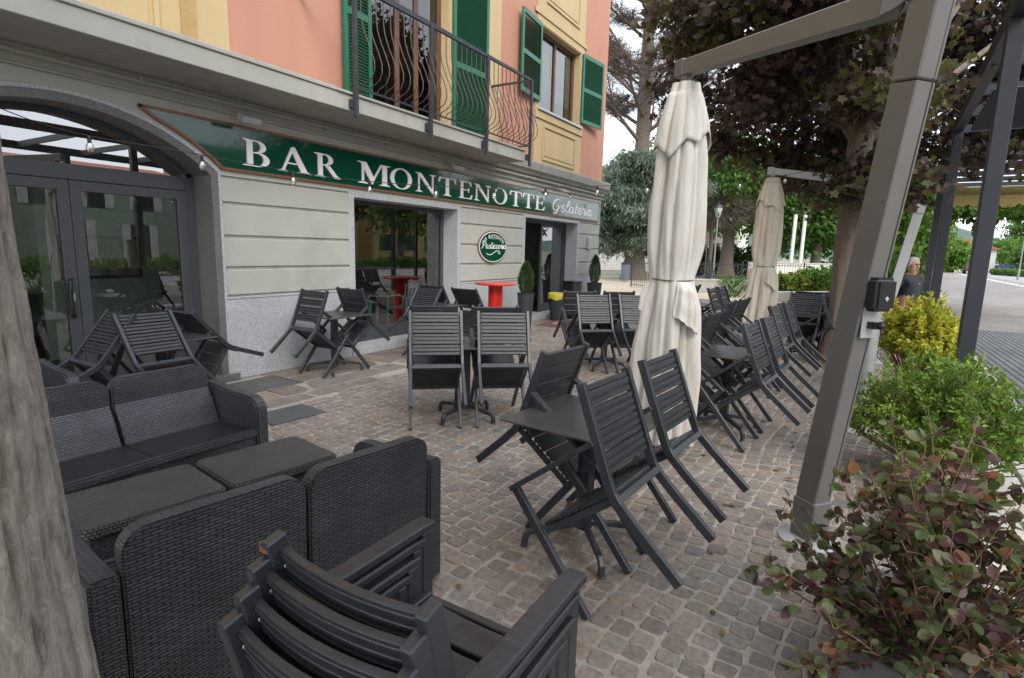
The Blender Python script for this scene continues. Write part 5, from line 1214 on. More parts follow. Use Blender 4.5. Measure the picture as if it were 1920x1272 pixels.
twiggy('leafy_shrub', 'large airy shrub with purple and green rounded leaves in the right foreground', 'shrub', (2.52, -.42, .02), tips, .0065, 22, 'twig', 4, .053, 'smoke', 'oval', 'shrubs in the planting bed', .10, 10, .74, .10, .22)
def bush(name, label, c, rad, n, leaf, lm, seed, shape='oval', asp=.5, shoots=90, base=None):
    t = thing(name, label, 'shrub', (c[0], c[1], .02), 'shrubs in the planting bed'); r_ = np.random.default_rng(seed); P = []; D = []; TN = []
    g = G(); b = Vector((c[0], c[1], .02))
    per = n // shoots
    for i in range(shoots):
        d = r_.normal(size=3); d[2] = abs(d[2]) * 1.0 - .15; d /= np.linalg.norm(d)
        wob = 1 + .16 * math.sin(3 * math.atan2(d[1], d[0]) + seed) + .10 * r_.normal()
        e = np.array(c) + d * np.array(rad) * wob * (.55 + .45 * r_.random() ** .35)
        dirn = d * .7 + np.array([0, 0, .55]) + r_.normal(size=3) * .3; dirn /= np.linalg.norm(dirn); ln = .24 * (rad[0] / .7) ** .5
        s0 = e - dirn * ln
        g.tube([tuple(b.lerp(Vector(s0), .35)), tuple(s0), tuple(e)], [.006, .004, .002], 4, False)
        q = r_.random(per); tn0 = r_.random() * .5
        P.append(s0 + (e - s0) * q[:, None] * 1.06 + r_.normal(size=(per, 3)) * .012); a = r_.random(per) * 2 * PI
        s1 = np.cross(dirn, [.3, .2, .9]); s1 /= np.linalg.norm(s1); s2 = np.cross(dirn, s1)
        D.append(dirn * .55 + s1 * np.cos(a)[:, None] + s2 * np.sin(a)[:, None] + (q > .9)[:, None] * dirn * 1.0); TN.append(tn0 + .5 * r_.random(per) * (.4 + .6 * q))
    g.build('branch', 'twig', t)
    P = np.concatenate(P); D = np.concatenate(D); n = len(P); nr = r_.normal(size=(n, 3)) * .5; nr[:, 2] += 1
    L = leaf * (.6 + .6 * r_.random(n)); leafmesh('leaves', P, D, nr, L, L * asp, np.concatenate(TN), lm, t, shape)
bush('boxy_shrub', 'dense bright green small leaved bush behind the purple shrub', (5.10, -.72, .44), (.66, .56, .44), 15000, .040, 'box', 41, 'oval', .45, 330)
bush('golden_shrub', 'golden yellow leaved bush in front of the standing man', (8.15, -.78, .68), (.55, .45, .50), 12000, .055, 'gold_leaf', 42, 'oval', .5, 260)
bush('green_shrub', 'low green and coppery bush between the bright green and golden bushes', (6.60, -.85, .42), (.58, .36, .36), 6000, .045, 'box', 43, 'oval', .45, 140)
bush('far_green_shrub', 'loose yellowish green bush beside the man at the bed end', (11.9, -.55, .75), (.75, .5, .72), 6000, .07, 'bright', 44, 'oval', .6, 150)
bush('small_shrub', 'small dry edged green bush at the foot of the round post', (4.15, -.55, .20), (.30, .22, .2), 1800, .035, 'box', 45, 'oval', .45, 50)
t = thing('planter_box', 'grey rectangular planter under the purple and green shrub', 'planter', (2.6, -.42, 0))
g = G(); g.box(2.12, 3.02, -.70, -.12, .03, .15); g.box(2.10, 3.04, -.72, -.10, .15, .18); g.build('planter_body', 'planter', t, bevel=.01)
t = thing('drip_hose', 'thin black drip hose lying along the pebble bed', 'hose', (4, -.6, .03))
g = G(); g.tube([(1.2 + i * .4, st(1.2 + i * .4) - .62 + .09 * math.sin(i * 1.3), .03) for i in range(28)], .009, 6); g.build('hose_pipe', 'black', t, smooth=True)

# ------------------------------------------------------------------ pergolas on the street side
def pergola(label, xs, off, z, roof, depth=3.4, pw=.16):
    t = thing('pergola', label, 'pergola', (xs[0], st(xs[0]) + off, 0))
    for x in xs:
        for dy in ((0,) if x > 25 else (0, -depth)):
            g = G(); y = st(x) + off + dy; g.box(x - pw / 2, x + pw / 2, y - pw / 2, y + pw / 2, 0, z); g.build('post', 'perg', t, bevel=.006)
    for dy in (0, -depth):
        g = G(); g.path([(xs[0] - 1.2, st(xs[0] - 1.2) + off + dy, z + .09), (xs[-1] + .6, st(xs[-1] + .6) + off + dy, z + .09)], .12, .18); g.build('long_beam', 'perg', t, bevel=.005)
    x = xs[0] - 1.0
    while x < xs[-1] + .5:
        g = G(); g.path([(x, st(x) + off - .061, z + .10), (x, st(x) + off - depth + .061, z + .10)], .07, .12); g.build('rafter', 'perg', t); x += 1.32
    return t
PG = pergola('dark steel pergola whose first two posts stand right of the bushes', (-3.8, 1.48, 6.76, 12.03), -.68, 3.75, None, 3.4, .13)
g = G()
for i in range(9): x = 9.7 + i * .26; g.cbox((x, st(x) - .68 - 1.7, 3.78), (.22, 3.1, .02), Matrix.Rotation(R(25), 3, 'Y'))
g.build('louvre_slats', 'perg', PG)
PG2 = pergola('far dark steel pergola with yellow awning and climbing vines', (15.7, 21.2, 27.3), -.72, 3.75, None, 3.4, .13)
g = G(); vs = []
for i in range(13):
    x = 20.2 + i * .62
    for j in range(9): y = st(x) - 1.0 - j * .36; vs.append((x, y, 3.70 - .14 * math.sin(i * PI / 3) ** 2 - .05 * math.sin(j * PI / 8)))
g._add(vs, [(i * 9 + j, i * 9 + j + 1, (i + 1) * 9 + j + 1, (i + 1) * 9 + j) for i in range(12) for j in range(8)]); g.build('awning', 'awning', PG2, smooth=True)
g = G(); vs = []
for i in range(13):
    x = -3.5 + i * .36
    for j in range(9): y = st(x) - .9 - j * .36; vs.append((x, y, 3.70 - .14 * math.sin(i * PI / 3) ** 2 - .05 * math.sin(j * PI / 8)))
g._add(vs, [(i * 9 + j, i * 9 + j + 1, (i + 1) * 9 + j + 1, (i + 1) * 9 + j) for i in range(12) for j in range(8)]); g.build('awning', 'awning', PG, smooth=True)
VN = thing('climbing_vine', 'bright green vine covering the first posts of the far pergola', 'vine', (21.5, -1.2, 0))
r_ = np.random.default_rng(77); n = 13000
cx = r_.uniform(18.5, 27, n); zz = r_.random(n) * 3.9; wd = .42 + .25 * np.sin(zz * 2.2 + cx) + .12 * r_.normal(size=n)
pos = np.stack([cx, st(cx) - .30 + wd * r_.uniform(-1, 1, n), zz * (1 - .06 * np.sin(cx * 3))], 1)
nd = r_.normal(size=(n, 3)); nd[:, 2] -= .6; nr = r_.normal(size=(n, 3)) * .6; nr[:, 1] -= .4; nr[:, 0] -= .6; L = .12 + .07 * r_.random(n)
leafmesh('foliage', pos, nd, nr, L, L * .8, r_.random(n) ** 1.2, 'bright', VN, 'oval')
n = 1500; cx = 21.0 + .35 * r_.normal(size=n); yy = r_.uniform(-5.0, -1.6, n); pos = np.stack([cx, yy, 3.15 - .14 * np.abs(r_.normal(size=n)) - .5 * (np.abs(yy + 3.1) < .2) * r_.random(n)], 1)
nd = r_.normal(size=(n, 3)); nd[:, 2] -= .8; L = .11 + .05 * r_.random(n); leafmesh('trailing_shoots', pos, nd, rdir(n, 1), L, L * .8, r_.random(n), 'bright', VN, 'oval')
g = G(); g.tube([(21.0, -1.5, 3.2), (21.0, -3.2, 3.12), (21.0, -5.0, 3.2)], .012, 5)
for x in (19.5, 22, 24.5): g.tube([(x, st(x) - .35, 0), (x + .1, st(x) - .3, 1.8), (x, st(x) - .35, 3.6)], .03, 6)
g.build('stem', 'twig', VN)

# ------------------------------------------------------------------ string lights
def string_light(label, pts, bulbs, drop=.05):
    t = thing('string_lights', label, 'string lights', pts[0], 'strings of bulbs over the terrace')
    ln = smooth_line(pts, 8); g = G(); g.tube(ln, .004, 5); g.build('cable', 'black', t, smooth=True)
    cum = [0]; 
    for a, b in zip(ln, ln[1:]): cum.append(cum[-1] + math.dist(a, b))
    for k in range(bulbs):
        s = cum[-1] * (k + .5) / bulbs; i = max(j for j in range(len(cum)) if cum[j] <= s); i = min(i, len(ln) - 2); q = (s - cum[i]) / (cum[i + 1] - cum[i]); p = Vector(ln[i]).lerp(Vector(ln[i + 1]), q)
        g = G(); g.lathe([(.008, 0), (.014, -.01), (.014, -.045), (.012, -.05)], tuple(p), 10); so_ = g.build('socket', 'black', t)
        g = G(); g.lathe([(.012, -.048), (.018, -.058), (.027, -.078), (.028, -.096), (.021, -.112), (.009, -.121), (.002, -.123)], tuple(p), 14); g.build('bulb', 'bulb', so_, smooth=True)
string_light('string of clear bulbs sagging from the arched door across the sign', [(.5, 4.3, 2.72), (1.78, 5.14, 2.47), (2.68, 4.80, 2.37), (3.99, 4.37, 2.29), (5.6, 3.68, 2.34), (6.7, 3.1, 2.46), (8.88, 1.3, 2.74), (9.9, .1, 3.06)], 15)
string_light('string of clear bulbs from the corner of the building to the maple', [(15.2, 6.1, 3.05), (14.0, 4.6, 2.66), (12.6, 2.9, 2.46), (11.5, 1.4, 2.48), (10.3, .2, 2.78)], 10)
string_light('far string of clear bulbs low between the parasols and the pergola', [(11.8, 6.1, 3.02), (12.2, 4.6, 2.72), (12.6, 2.6, 2.52), (12.6, .5, 2.62), (12.1, -1.0, 3.0)], 9)

# ------------------------------------------------------------------ the standing man
def person(loc, az):
    t = local(thing('person', 'grey haired man in a dark polo shirt standing with arms behind his back', 'person', loc)); t.rotation_euler = (0, 0, R(az))
    def skinned(name, verts, edges, m, par, root=0, lv=2):
        me = bpy.data.meshes.new(name); me.from_pydata([v[:3] for v in verts], edges, []); ob = bpy.data.objects.new(name, me); COL.objects.link(ob); ob.parent = par
        md = ob.modifiers.new('Skin', 'SKIN'); md.use_smooth_shade = True
        for i, v in enumerate(verts):
            sv = me.skin_vertices[0].data[i]; sv.radius = (v[3], v[4] if len(v) > 4 else v[3]); sv.use_root = (i == root)
        sb = ob.modifiers.new('Subdivision', 'SUBSURF'); sb.levels = lv; sb.render_levels = lv; me.materials.append(M[m]); return ob
    # faces +x
    v = [(0, 0, .93, .16, .125), (0, 0, 1.10, .155, .125), (.0, 0, 1.26, .165, .12), (-.01, 0, 1.38, .12, .09), (.0, 0, 1.45, .052), (.02, 0, 1.50, .055), (.03, 0, 1.56, .082, .075), (.025, 0, 1.64, .078, .07), (.02, 0, 1.69, .04)]
    e = [(i, i + 1) for i in range(8)]
    for s in (-1, 1):
        k = len(v); v += [(-.01, .17 * s, 1.365, .062), (-.06, .235 * s, 1.22, .050), (-.12, .235 * s, 1.09, .042), (-.16, .13 * s, .985, .034), (-.175, .06 * s, .955, .032)]; e += [(3, k), (k, k + 1), (k + 1, k + 2), (k + 2, k + 3), (k + 3, k + 4)]
        k = len(v); v += [(0, .09 * s, .84, .095), (.01, .10 * s, .50, .062), (-.01, .105 * s, .28, .055), (-.01, .11 * s, .08, .042), (.10, .12 * s, .035, .036), (.17, .125 * s, .03, .03)]; e += [(0, k), (k, k + 1), (k + 1, k + 2), (k + 2, k + 3), (k + 3, k + 4), (k + 4, k + 5)]
    skinned('body', v, e, 'skin', t)
    v = [(0, 0, .90, .168, .135), (0, 0, 1.10, .164, .134), (0, 0, 1.26, .178, .134), (-.01, 0, 1.38, .142, .112), (.0, 0, 1.445, .072)]; e = [(0, 1), (1, 2), (2, 3), (3, 4)]
    for s in (-1, 1): k = len(v); v += [(-.01, .165 * s, 1.372, .082), (-.06, .235 * s, 1.21, .068), (-.12, .236 * s, 1.09, .060), (-.155, .15 * s, 1.0, .050)]; e += [(3, k), (k, k + 1), (k + 1, k + 2), (k + 2, k + 3)]
    skinned('polo_shirt', v, e, 'shirt', t)
    v = [(0, 0, .93, .166, .132), (0, 0, .86, .16, .125)]; e = [(0, 1)]
    for s in (-1, 1): k = len(v); v += [(0, .09 * s, .78, .105), (.01, .10 * s, .50, .078), (-.01, .108 * s, .12, .068)]; e += [(1, k), (k, k + 1), (k + 1, k + 2)]
    skinned('trousers', v, e, 'trouser', t)
    g = G(); g.sphere((.0, 0, 1.635), .094, 18, 12, (1.05, .92, .92)); hb = g.build('hair', 'hair', t, smooth=True)
    for vv in hb.data.vertices:
        if vv.co.x > .045 and vv.co.z < 1.665: vv.co.x = .045
        if vv.co.z < 1.575: vv.co.x = min(vv.co.x, .0)
    g = G()
    for s in (-1, 1): g.sphere((.102, .031 * s, 1.605), .0125, 8, 6)
    g.build('eyes', 'eye', t)
    g = G(); g.prism([(.0, 1.605), (.030, 1.562), (.0, 1.555)], lambda u, w_, d: (.098 + u, d, w_), -.014, .014); g.build('nose', 'skin', t, bevel=.005)
    g = G(); g.cbox((.104, 0, 1.532), (.012, .042, .007)); g.build('mouth', simple('lips', (.32, .13, .11), .6), t, bevel=.002)
    for s in (-1, 1): g = G(); g.sphere((.015, .088 * s, 1.59), .022, 8, 6, (.8, .45, 1.3)); g.build('ear', 'skin', t, smooth=True)
    g = G(); g.tube([(.112, -.07, 1.608), (.118, 0, 1.610), (.112, .07, 1.608)], .003, 5); g.build('glasses', 'black', t)
    g = G(); g.path([(.045, -.05, 1.432), (.075, 0, 1.405), (.045, .05, 1.432)], .012, .03); g.build('collar', 'shirt', t)
    for s in (-1, 1):
        for i in range(4):
            g = G(); z = .945 - .012 * i; g.tube([(-.185, .045 * s, z), (-.19, .0, z - .01), (-.185, -.03 * s, z - .025)], [.010, .0095, .007], 6); g.build('finger', 'skin', t, smooth=True)
person((11.05, -.83, -.03), 222)

# ------------------------------------------------------------------ trees and planting beyond the square
CD = thing('old_cedar', 'tall old cedar with bare brown upper branches and blue green lower foliage', 'tree', (33.2, 11.4, 0))
trunk_mesh('trunk', CD, (33.2, 11.4, 0), (33.6, 11.5, 25), .56, .14, .28, 'bark2', 22, 40, .04, 14, .8)
rr = random.Random(5); g = G(); tw = G(); P = []; D = []; NP = []; ND = []
def limb_(b0, a, ln, rise, curl, r, bare, depth):
    c, s_ = math.cos(a), math.sin(a); cr_ = rr.uniform(-.25, .25)
    pts = [b0 + Vector(((c - s_ * cr_ * q) * ln * q, (s_ + c * cr_ * q) * ln * q, ln * (rise * q + curl * q * q))) for q in np.linspace(0, 1, 8)]
    g.tube(pts, [max(.014, r * (1 - .11 * j)) for j in range(8)], 6 if depth == 0 else 4, False)
    if depth < (2 if bare else 1):
        for j in range(6 if depth == 0 else 4):
            q = rr.uniform(.25, .95); k = min(6, int(q * 7)); limb_(pts[k], a + rr.choice((-1, 1)) * rr.uniform(.3, 1.0), ln * rr.uniform(.3, .5), rise + rr.uniform(-.15, .35) * bare, curl, r * .42, bare, depth + 1)
    for j in range(16 if bare else (26 if depth == 0 else 14)):
        q = rr.uniform(.15, 1); k = min(6, int(q * 7)); p = pts[k].lerp(pts[k + 1], q * 7 - k); d = Vector((rr.gauss(0, .8) + c * .6, rr.gauss(0, .8) + s_ * .6, rr.gauss(.35 if bare else -.25, .45))).normalized(); l = rr.uniform(.4, 1.1); e = p + d * l
        if bare:
            tw.tube([p, p.lerp(e, .5) + Vector((0, 0, .05)), e], [.014, .010, .005], 3, False)
            for w_ in range(3): P.append(tuple(p.lerp(e, rr.random()))); D.append((d.x + rr.gauss(0, .6), d.y + rr.gauss(0, .6), d.z + rr.gauss(.1, .6)))
        else:
            for w_ in range(26): pp = p.lerp(e, rr.random()); NP.append((pp.x + rr.gauss(0, .16), pp.y + rr.gauss(0, .16), pp.z + rr.gauss(-.15, .16))); ND.append((d.x * .6 + rr.gauss(0, .5), d.y * .6 + rr.gauss(0, .5), -.8 + rr.gauss(0, .5)))
for i in range(30):
    z = 7.4 + 12.5 * (i / 30) ** .9; limb_(Vector((33.2 + .4 * z / 25, 11.4, z)), i * 2.4 + rr.uniform(-.4, .4), rr.uniform(4.2, 6.6) * (1 - .018 * z), rr.uniform(.15, .75), rr.uniform(.1, .4), .17 * (1 - z / 36), True, 0)
for i in range(26):
    z = 2.4 + 5.0 * i / 26; limb_(Vector((33.2, 11.4, z)), i * 2.4, rr.uniform(1.8, 3.2), rr.uniform(-.05, .25), -.36, .13, False, 0)
g.build('branch', 'bark2', CD, smooth=True); tw.build('twigs', 'greytwig', CD, fixn=False)
n = len(P); leafmesh('dry_sprays', np.array(P), np.array(D), rdir(n), .30 + .40 * rng.random(n), .011, rng.random(n), 'maple', CD, 'diamond')
CD.children[-1].data.materials[0] = M['greytwig']
n = len(NP); leafmesh('foliage', np.array(NP), np.array(ND), rdir(n, .6), .24 + .22 * rng.random(n), .06, rng.random(n) * .6 + .4 * rng.random(n), 'cedar', CD, 'diamond')
def tree(label, x, y, h, r, trunk_r, leafm, n, leaf, seed, zc=.62, rz=.36, bm='bark2', name='broadleaf_tree', clumps=160, group='trees beyond the gravel square', asp=.7):
    t = thing(name, label, 'tree', (x, y, 0), group)
    trunk_mesh('trunk', t, (x, y, 0), (x + .3, y, h * zc), trunk_r, trunk_r * .6, trunk_r * .5, bm, 14, 10, .05, seed)
    _, cc = crown(t, 'crown', leafm, n, (x, y, h * zc), (r, r, h * rz), leaf, clumps, r * .13, seed, 'oval', .4, .35, asp)
    limbs(t, 'limb', bm, (x + .2, y, h * zc * .75), cc[::12], trunk_r * .4, seed, n=5)
tree('broad green tree with a thick leaning trunk behind the low wall', 40.5, 7.4, 9.5, 4.6, .46, 'green', 9000, .30, 51, .66, .33)
tree('mid green tree right of the small parasol top', 43.5, 2.2, 9.0, 4.2, .35, 'green', 8000, .30, 52, .58, .42)
tree('light green tree far behind the flagpoles', 48, .2, 8.0, 3.6, .3, 'bright', 6000, .30, 54, .58, .42)
tree('distant green tree left of the cedar foliage', 58, 15, 14, 6.5, .45, 'green', 6000, .45, 55, .55, .42)
tree('distant tree at the left of the street beyond the vines', 66, -5.2, 6.5, 3.0, .3, 'bright', 5000, .34, 56, .55, .45)
tree('green street tree left of the parked cars', 98, -11.6, 4.6, 2.2, .2, 'bright', 4000, .42, 57, .5, .5)
tree('yellow green street tree above the blue van', 118, -20.6, 5.2, 2.6, .2, 'bright', 3000, .3, 58, .62, .36)
tree('dark tree on the slope at the right edge', 150, -30, 12, 4.6, .4, 'green', 5000, .45, 59, .58, .42)
tree('rounded tree at the right edge behind the street lamp', 104, -21.2, 4.4, 2.6, .25, 'green', 4000, .34, 60, .5, .48)
t = thing('bare_bush', 'wide leafless brown crown of a pruned tree behind the lamp post', 'tree', (37.5, 7.9, 0))
g = G(); g.tube([(37.5, 7.9, 0), (37.6, 7.9, 2.6), (37.5, 8.0, 3.6)], [.16, .13, .1], 8); g.build('trunk', 'bark2', t, smooth=True)
r_ = np.random.default_rng(8); n = 3800; d = r_.normal(size=(n, 3)); d /= np.linalg.norm(d, axis=1, keepdims=True); pos = np.array([37.5, 8.0, 4.5]) + d * np.array([2.6, 2.6, 1.1]) * r_.random(n)[:, None] ** .4
leafmesh('twigs', pos, d + r_.normal(size=(n, 3)) * .6, rdir(n), .5 + .4 * r_.random(n), .022, r_.random(n), 'maple', t, 'diamond').data.materials[0] = M['greytwig']
def hedge(label, x0, x1, y0, y1, h, m, seed, n=5000, leaf=.10, name='hedge', cat='hedge'):
    t = thing(name, label, cat, ((x0 + x1) / 2, (y0 + y1) / 2, 0)); r_ = np.random.default_rng(seed)
    q = r_.random(n); s = r_.uniform(-1, 1, n); hh = h * (.8 + .2 * np.sin(q * 23) * np.sin(q * 61)); dx, dy = x1 - x0, y1 - y0; l = math.hypot(dx, dy)
    pos = np.stack([x0 + dx * q - dy / l * s * .5, y0 + dy * q + dx / l * s * .5, hh * r_.random(n) ** .7], 1); L = leaf * (.7 + .6 * r_.random(n))
    leafmesh('foliage', pos, rdir(n, .3), rdir(n, .5), L, L * .7, r_.random(n), m, t)
hedge('dark clipped hedge behind the iron fence', 44.5, 41.5, 12.5, 4.6, 2.5, 'hedge', 61, 9000, .16)
hedge('flowering grasses and low plants in the raised bed by the white wall', 25.5, 30.0, 2.6, .4, .95, 'grass', 62, 7000, .16, 'flower_bed', 'plants')
hedge('wild green plants at the right end of the raised bed', 27.0, 33.0, 1.6, -.6, 1.25, 'bright', 63, 5000, .14, 'bed_plants', 'plants')
hedge('grassy verge with shrubs left of the blue van', 84, 92, -17.2, -15.4, .8, 'green', 64, 4000, .2, 'verge_shrubs', 'shrubs')
t = thing('fennel_plant', 'small feathery green plant in front of the low wall', 'plant', (20.6, 3.5, 0)); n = 900; a = r_.random(n) * 2 * PI; q = r_.random(n)
leafmesh('foliage', np.stack([20.6 + .45 * q * np.cos(a), 3.5 + .45 * q * np.sin(a), .1 + .75 * r_.random(n)], 1), np.stack([np.cos(a), np.sin(a), np.ones(n) * .8], 1), rdir(n), .25, .02, r_.random(n), 'green', t, 'diamond')

# walls, fences, poles, lamp, bench, bin
def wall(name, label, cat, pts, h, th, m, cap=None):
    t = thing(name, label, cat, (pts[0][0], pts[0][1], 0))
    g = G(); g.path([(x, y, h / 2) for x, y in pts], th, h); g.build('wall_body', m, t)
    if cap: g = G(); g.path([(x, y, h + .03) for x, y in pts], th + .06, .06); g.build('wall_cap', cap, t)
    return t
wall('low_wall', 'long low beige wall under the iron fence across the square', 'wall', [(24.4, 6.6), (26.6, 4.25), (29.2, 1.6)], .50, .35, 'conc', 'kerb')
wall('white_wall', 'higher pale wall behind the raised bed', 'wall', [(31.6, 4.6), (33.4, 2.6), (35.2, .9)], 1.25, .3, 'h_white', 'kerb')
wall('bed_wall', 'pale low retaining wall in front of the flower bed', 'wall', [(22.4, 2.5), (23.6, 1.45), (25.4, .2)], .34, .4, 'kerb')
wall('boundary_wall', 'white boundary wall behind the cedar', 'wall', [(46, 24), (49, 14.5)], 1.7, .3, 'h_white')
def fence(label, a, b, z0, h, sp=.14):
    t = thing('iron_fence', label, 'fence', (a[0], a[1], z0)); A, Bv = Vector((a[0], a[1], z0)), Vector((b[0], b[1], z0)); L = (Bv - A).length; g = G(); U = Vector((0, 0, 1))
    for z in (.12, h - .10): g.bar(A + U * z, Bv + U * z, .025, .03)
    k = int(L / sp)
    for i in range(k + 1): p = A.lerp(Bv, i / k); g.bar(p, p + U * h, .014, .014, (1, 0, 0))
    g.build('fence_bars', 'iron', t)
    for i in range(int(L / 1.6) + 1): p = A + (Bv - A).normalized() * min(L, 1.6 * i); g = G(); g.bar(p, p + U * (h + .08), .05, .05, (1, 0, 0)); g.build('fence_post', 'iron', t)
fence('black iron railing on top of the low beige wall', (24.5, 6.5), (29.1, 1.7), .56, .75)
fence('black iron fence panel left of the big parasol, before the cedar', (25.9, 9.0), (24.6, 7.2), 0, 1.25)
for x, y, lab in ((33.67, 2.86, 'white flagpole, left of the pair behind the raised bed'), (33.94, 2.42, 'white flagpole, right of the pair behind the raised bed')):
    t = thing('flagpole', lab, 'pole', (x, y, 0), 'white flagpoles'); g = G(); g.tube([(x, y, 0), (x + .12, y, 3.7)], .09, 10); g.build('pole_shaft', 'whitep', t); g = G(); g.sphere((x + .12, y, 3.76), .1, 10, 6); g.build('pole_finial', 'whitep', t)
t = thing('street_lantern', 'old style lantern on a thin grey post behind the low wall', 'street lamp', (35.0, 7.1, 0))
g = G(); g.lathe([(.12, 0), (.10, .5), (.05, .6), (.04, 3.7), (.09, 3.75), (.03, 3.8)], (35.0, 7.1, 0), 12); g.build('lamp_post', 'pole', t)
g = G(); g.lathe([(.12, 3.8), (.27, 4.35), (.02, 4.36)], (35.0, 7.1, 0), 6); g.build('lantern_glass', simple('lantern_glass', (.5, .52, .52), .3), t); g = G(); g.lathe([(.30, 4.36), (.20, 4.5), (.04, 4.6), (.02, 4.72)], (35.0, 7.1, 0), 6); g.build('lantern_roof', 'iron', t)
t = thing('park_bench', 'dark metal bench standing before the hedge', 'bench', (33, 6.6, 0))
g = G()
for i in range(4): g.box(32.2, 34.0, 6.4 + i * .11, 6.48 + i * .11, .42, .45)
for i in range(4): g.box(32.2, 34.0, 6.84 + i * .02, 6.87 + i * .02, .52 + i * .11, .60 + i * .11)
g.build('seat_slats', 'iron', t)
for x in (32.3, 33.8):
    g = G(); g.path([(x, 6.4, 0), (x, 6.42, .41), (x, 6.82, .42), (x, 6.92, .95)], .05, .05, (1, 0, 0)); g.bar((x, 6.8, .41), (x, 6.88, 0), .05, .05, (1, 0, 0)); g.build('leg', 'iron', t)
t = thing('litter_bin', 'blue grey litter bin beside the cedar trunk', 'bin', (30.3, 10.9, 0)); g = G(); g.lathe([(.22, .05), (.25, .95), (.2, 1.0)], (30.3, 10.9, 0), 16); g.build('bin_body', simple('blue_grey', (.10, .13, .16), .5), t); g = G(); g.lathe([(.26, .95), (.27, 1.02), (.05, 1.1)], (30.3, 10.9, 0), 16); g.build('bin_lid', 'iron', t)
t = thing('road_sign', 'white round road sign on a pole behind the lantern', 'sign', (42, 9.1, 0)); g = G(); g.tube([(42, 9.1, 0), (42, 9.1, 3.2)], .04, 8); g.build('sign_pole', 'pole', t)
g = G(); g.lathe([(.32, -.01), (.32, .01)], (0, 0, 0), 20); g.v = [(41.94 + z, 9.1 + x, 2.9 + y) for x, y, z in g.v]; g.build('sign_disc', 'whitep', t)

# houses beyond
def house(name, label, x0, x1, y0, y1, h, m, roof='tile', rows=(), wall_y=None, shutter=None, rh=1.6, wm='glass_dk'):
    t = thing(name, label, 'house', ((x0 + x1) / 2, (y0 + y1) / 2, 0), None)
    g = G(); g.box(x0, x1, y0, y1, 0, h); g.build('wall', m, t)
    g = G(); yc = (y0 + y1) / 2; g.prism([(y0 - .5, h), (y1 + .5, h), (yc, h + rh)], lambda u, v, d: (d, u, v), x0 - .5, x1 + .5); g.build('roof', roof, t)
    for wx, wz, ww, wh in rows:
        yf = wall_y if wall_y is not None else y0; s = 1 if yf == y1 else -1
        g = G(); g.box(wx - ww / 2, wx + ww / 2, min(yf, yf + .04 * s), max(yf, yf + .04 * s), wz, wz + wh); w_ = g.build('window', simple('window_dark', (.03, .035, .04), .15), t)
        g = G()
        for q in (-1, 1): a = wx + q * (ww / 2 + .27); g.box(a - .26, a + .26, min(yf, yf + .07 * s), max(yf, yf + .07 * s), wz, wz + wh)
        g.build('window_shutters', shutter or 'whitep', w_)
    return t
house('pale_house', 'long pale house front glimpsed behind the cedar', 60, 66, 10, 36, 7, 'h_white', rows=())
house('street_house', 'low cream house with an orange roof down the street', 108, 116, -18, -10, 3.4, 'h_white', rows=())
house('hillside_house', 'small house with a terracotta roof above the blue van', 150, 158, -36, -30, 7, 'h_white', rows=())
house('yellow_villa', 'ochre house gable seen between the pergola posts', 78, 86, -6.5, -2.0, 6.0, 'h_yellow', rows=())
WN = lambda xs, zs, w_=1.0, h_=1.6: [(x, z, w_, h_) for x in xs for z in zs]
house('green_house', 'pale green house with white shutters across the street', 12.5, 23, -38, -29, 5.9, 'h_green', rows=WN((14.5, 17.5, 20.5), (3.6,)) + [(16, .2, 1.6, 2.6), (20, .2, 1.2, 2.4)], wall_y=-29, rh=1.0)
house('yellow_house', 'yellow house with brown shutters across the street', -8, 11.8, -38, -27, 6.2, 'h_yellow', rh=1.1, rows=WN((-5, -1.5, 2, 5.5, 9), (1.0, 3.8)), wall_y=-27, shutter='wood')
house('pink_house', 'pink house with green shutters across the street', 26, 38, -37, -27, 7.6, 'h_pink', rows=WN((28, 31, 34, 36.6), (1.2, 4.4)), wall_y=-27, shutter='shutter')
house('ochre_house', 'ochre house at the far end across the street', 41, 58, -38, -28, 9, 'h_yellow', rows=WN((43, 46.5, 50, 54), (1.2, 4.2)), wall_y=-28, shutter='shutter')
tree('street tree across the road before the pink house', 33.5, -17.5, 9.5, 3.4, .3, 'green', 5000, .30, 71, .62, .4, group='trees across the road')
tree('street tree across the road before the green house', 21.5, -18.5, 6.0, 2.0, .3, 'green', 4500, .28, 72, .62, .38, group='trees across the road')
tree('street tree across the road before the yellow house', 4.0, -19.5, 6.0, 2.6, .3, 'green', 4500, .28, 73, .62, .38, group='trees across the road')
tree('street tree across the road before the ochre house', 46, -18.5, 9.0, 3.2, .3, 'bright', 4500, .30, 74, .60, .4, group='trees across the road')
hedge('bright shrub strip across the road', 8, 44, -14.4, -17.2, .9, 'bright', 75, 9000, .16)

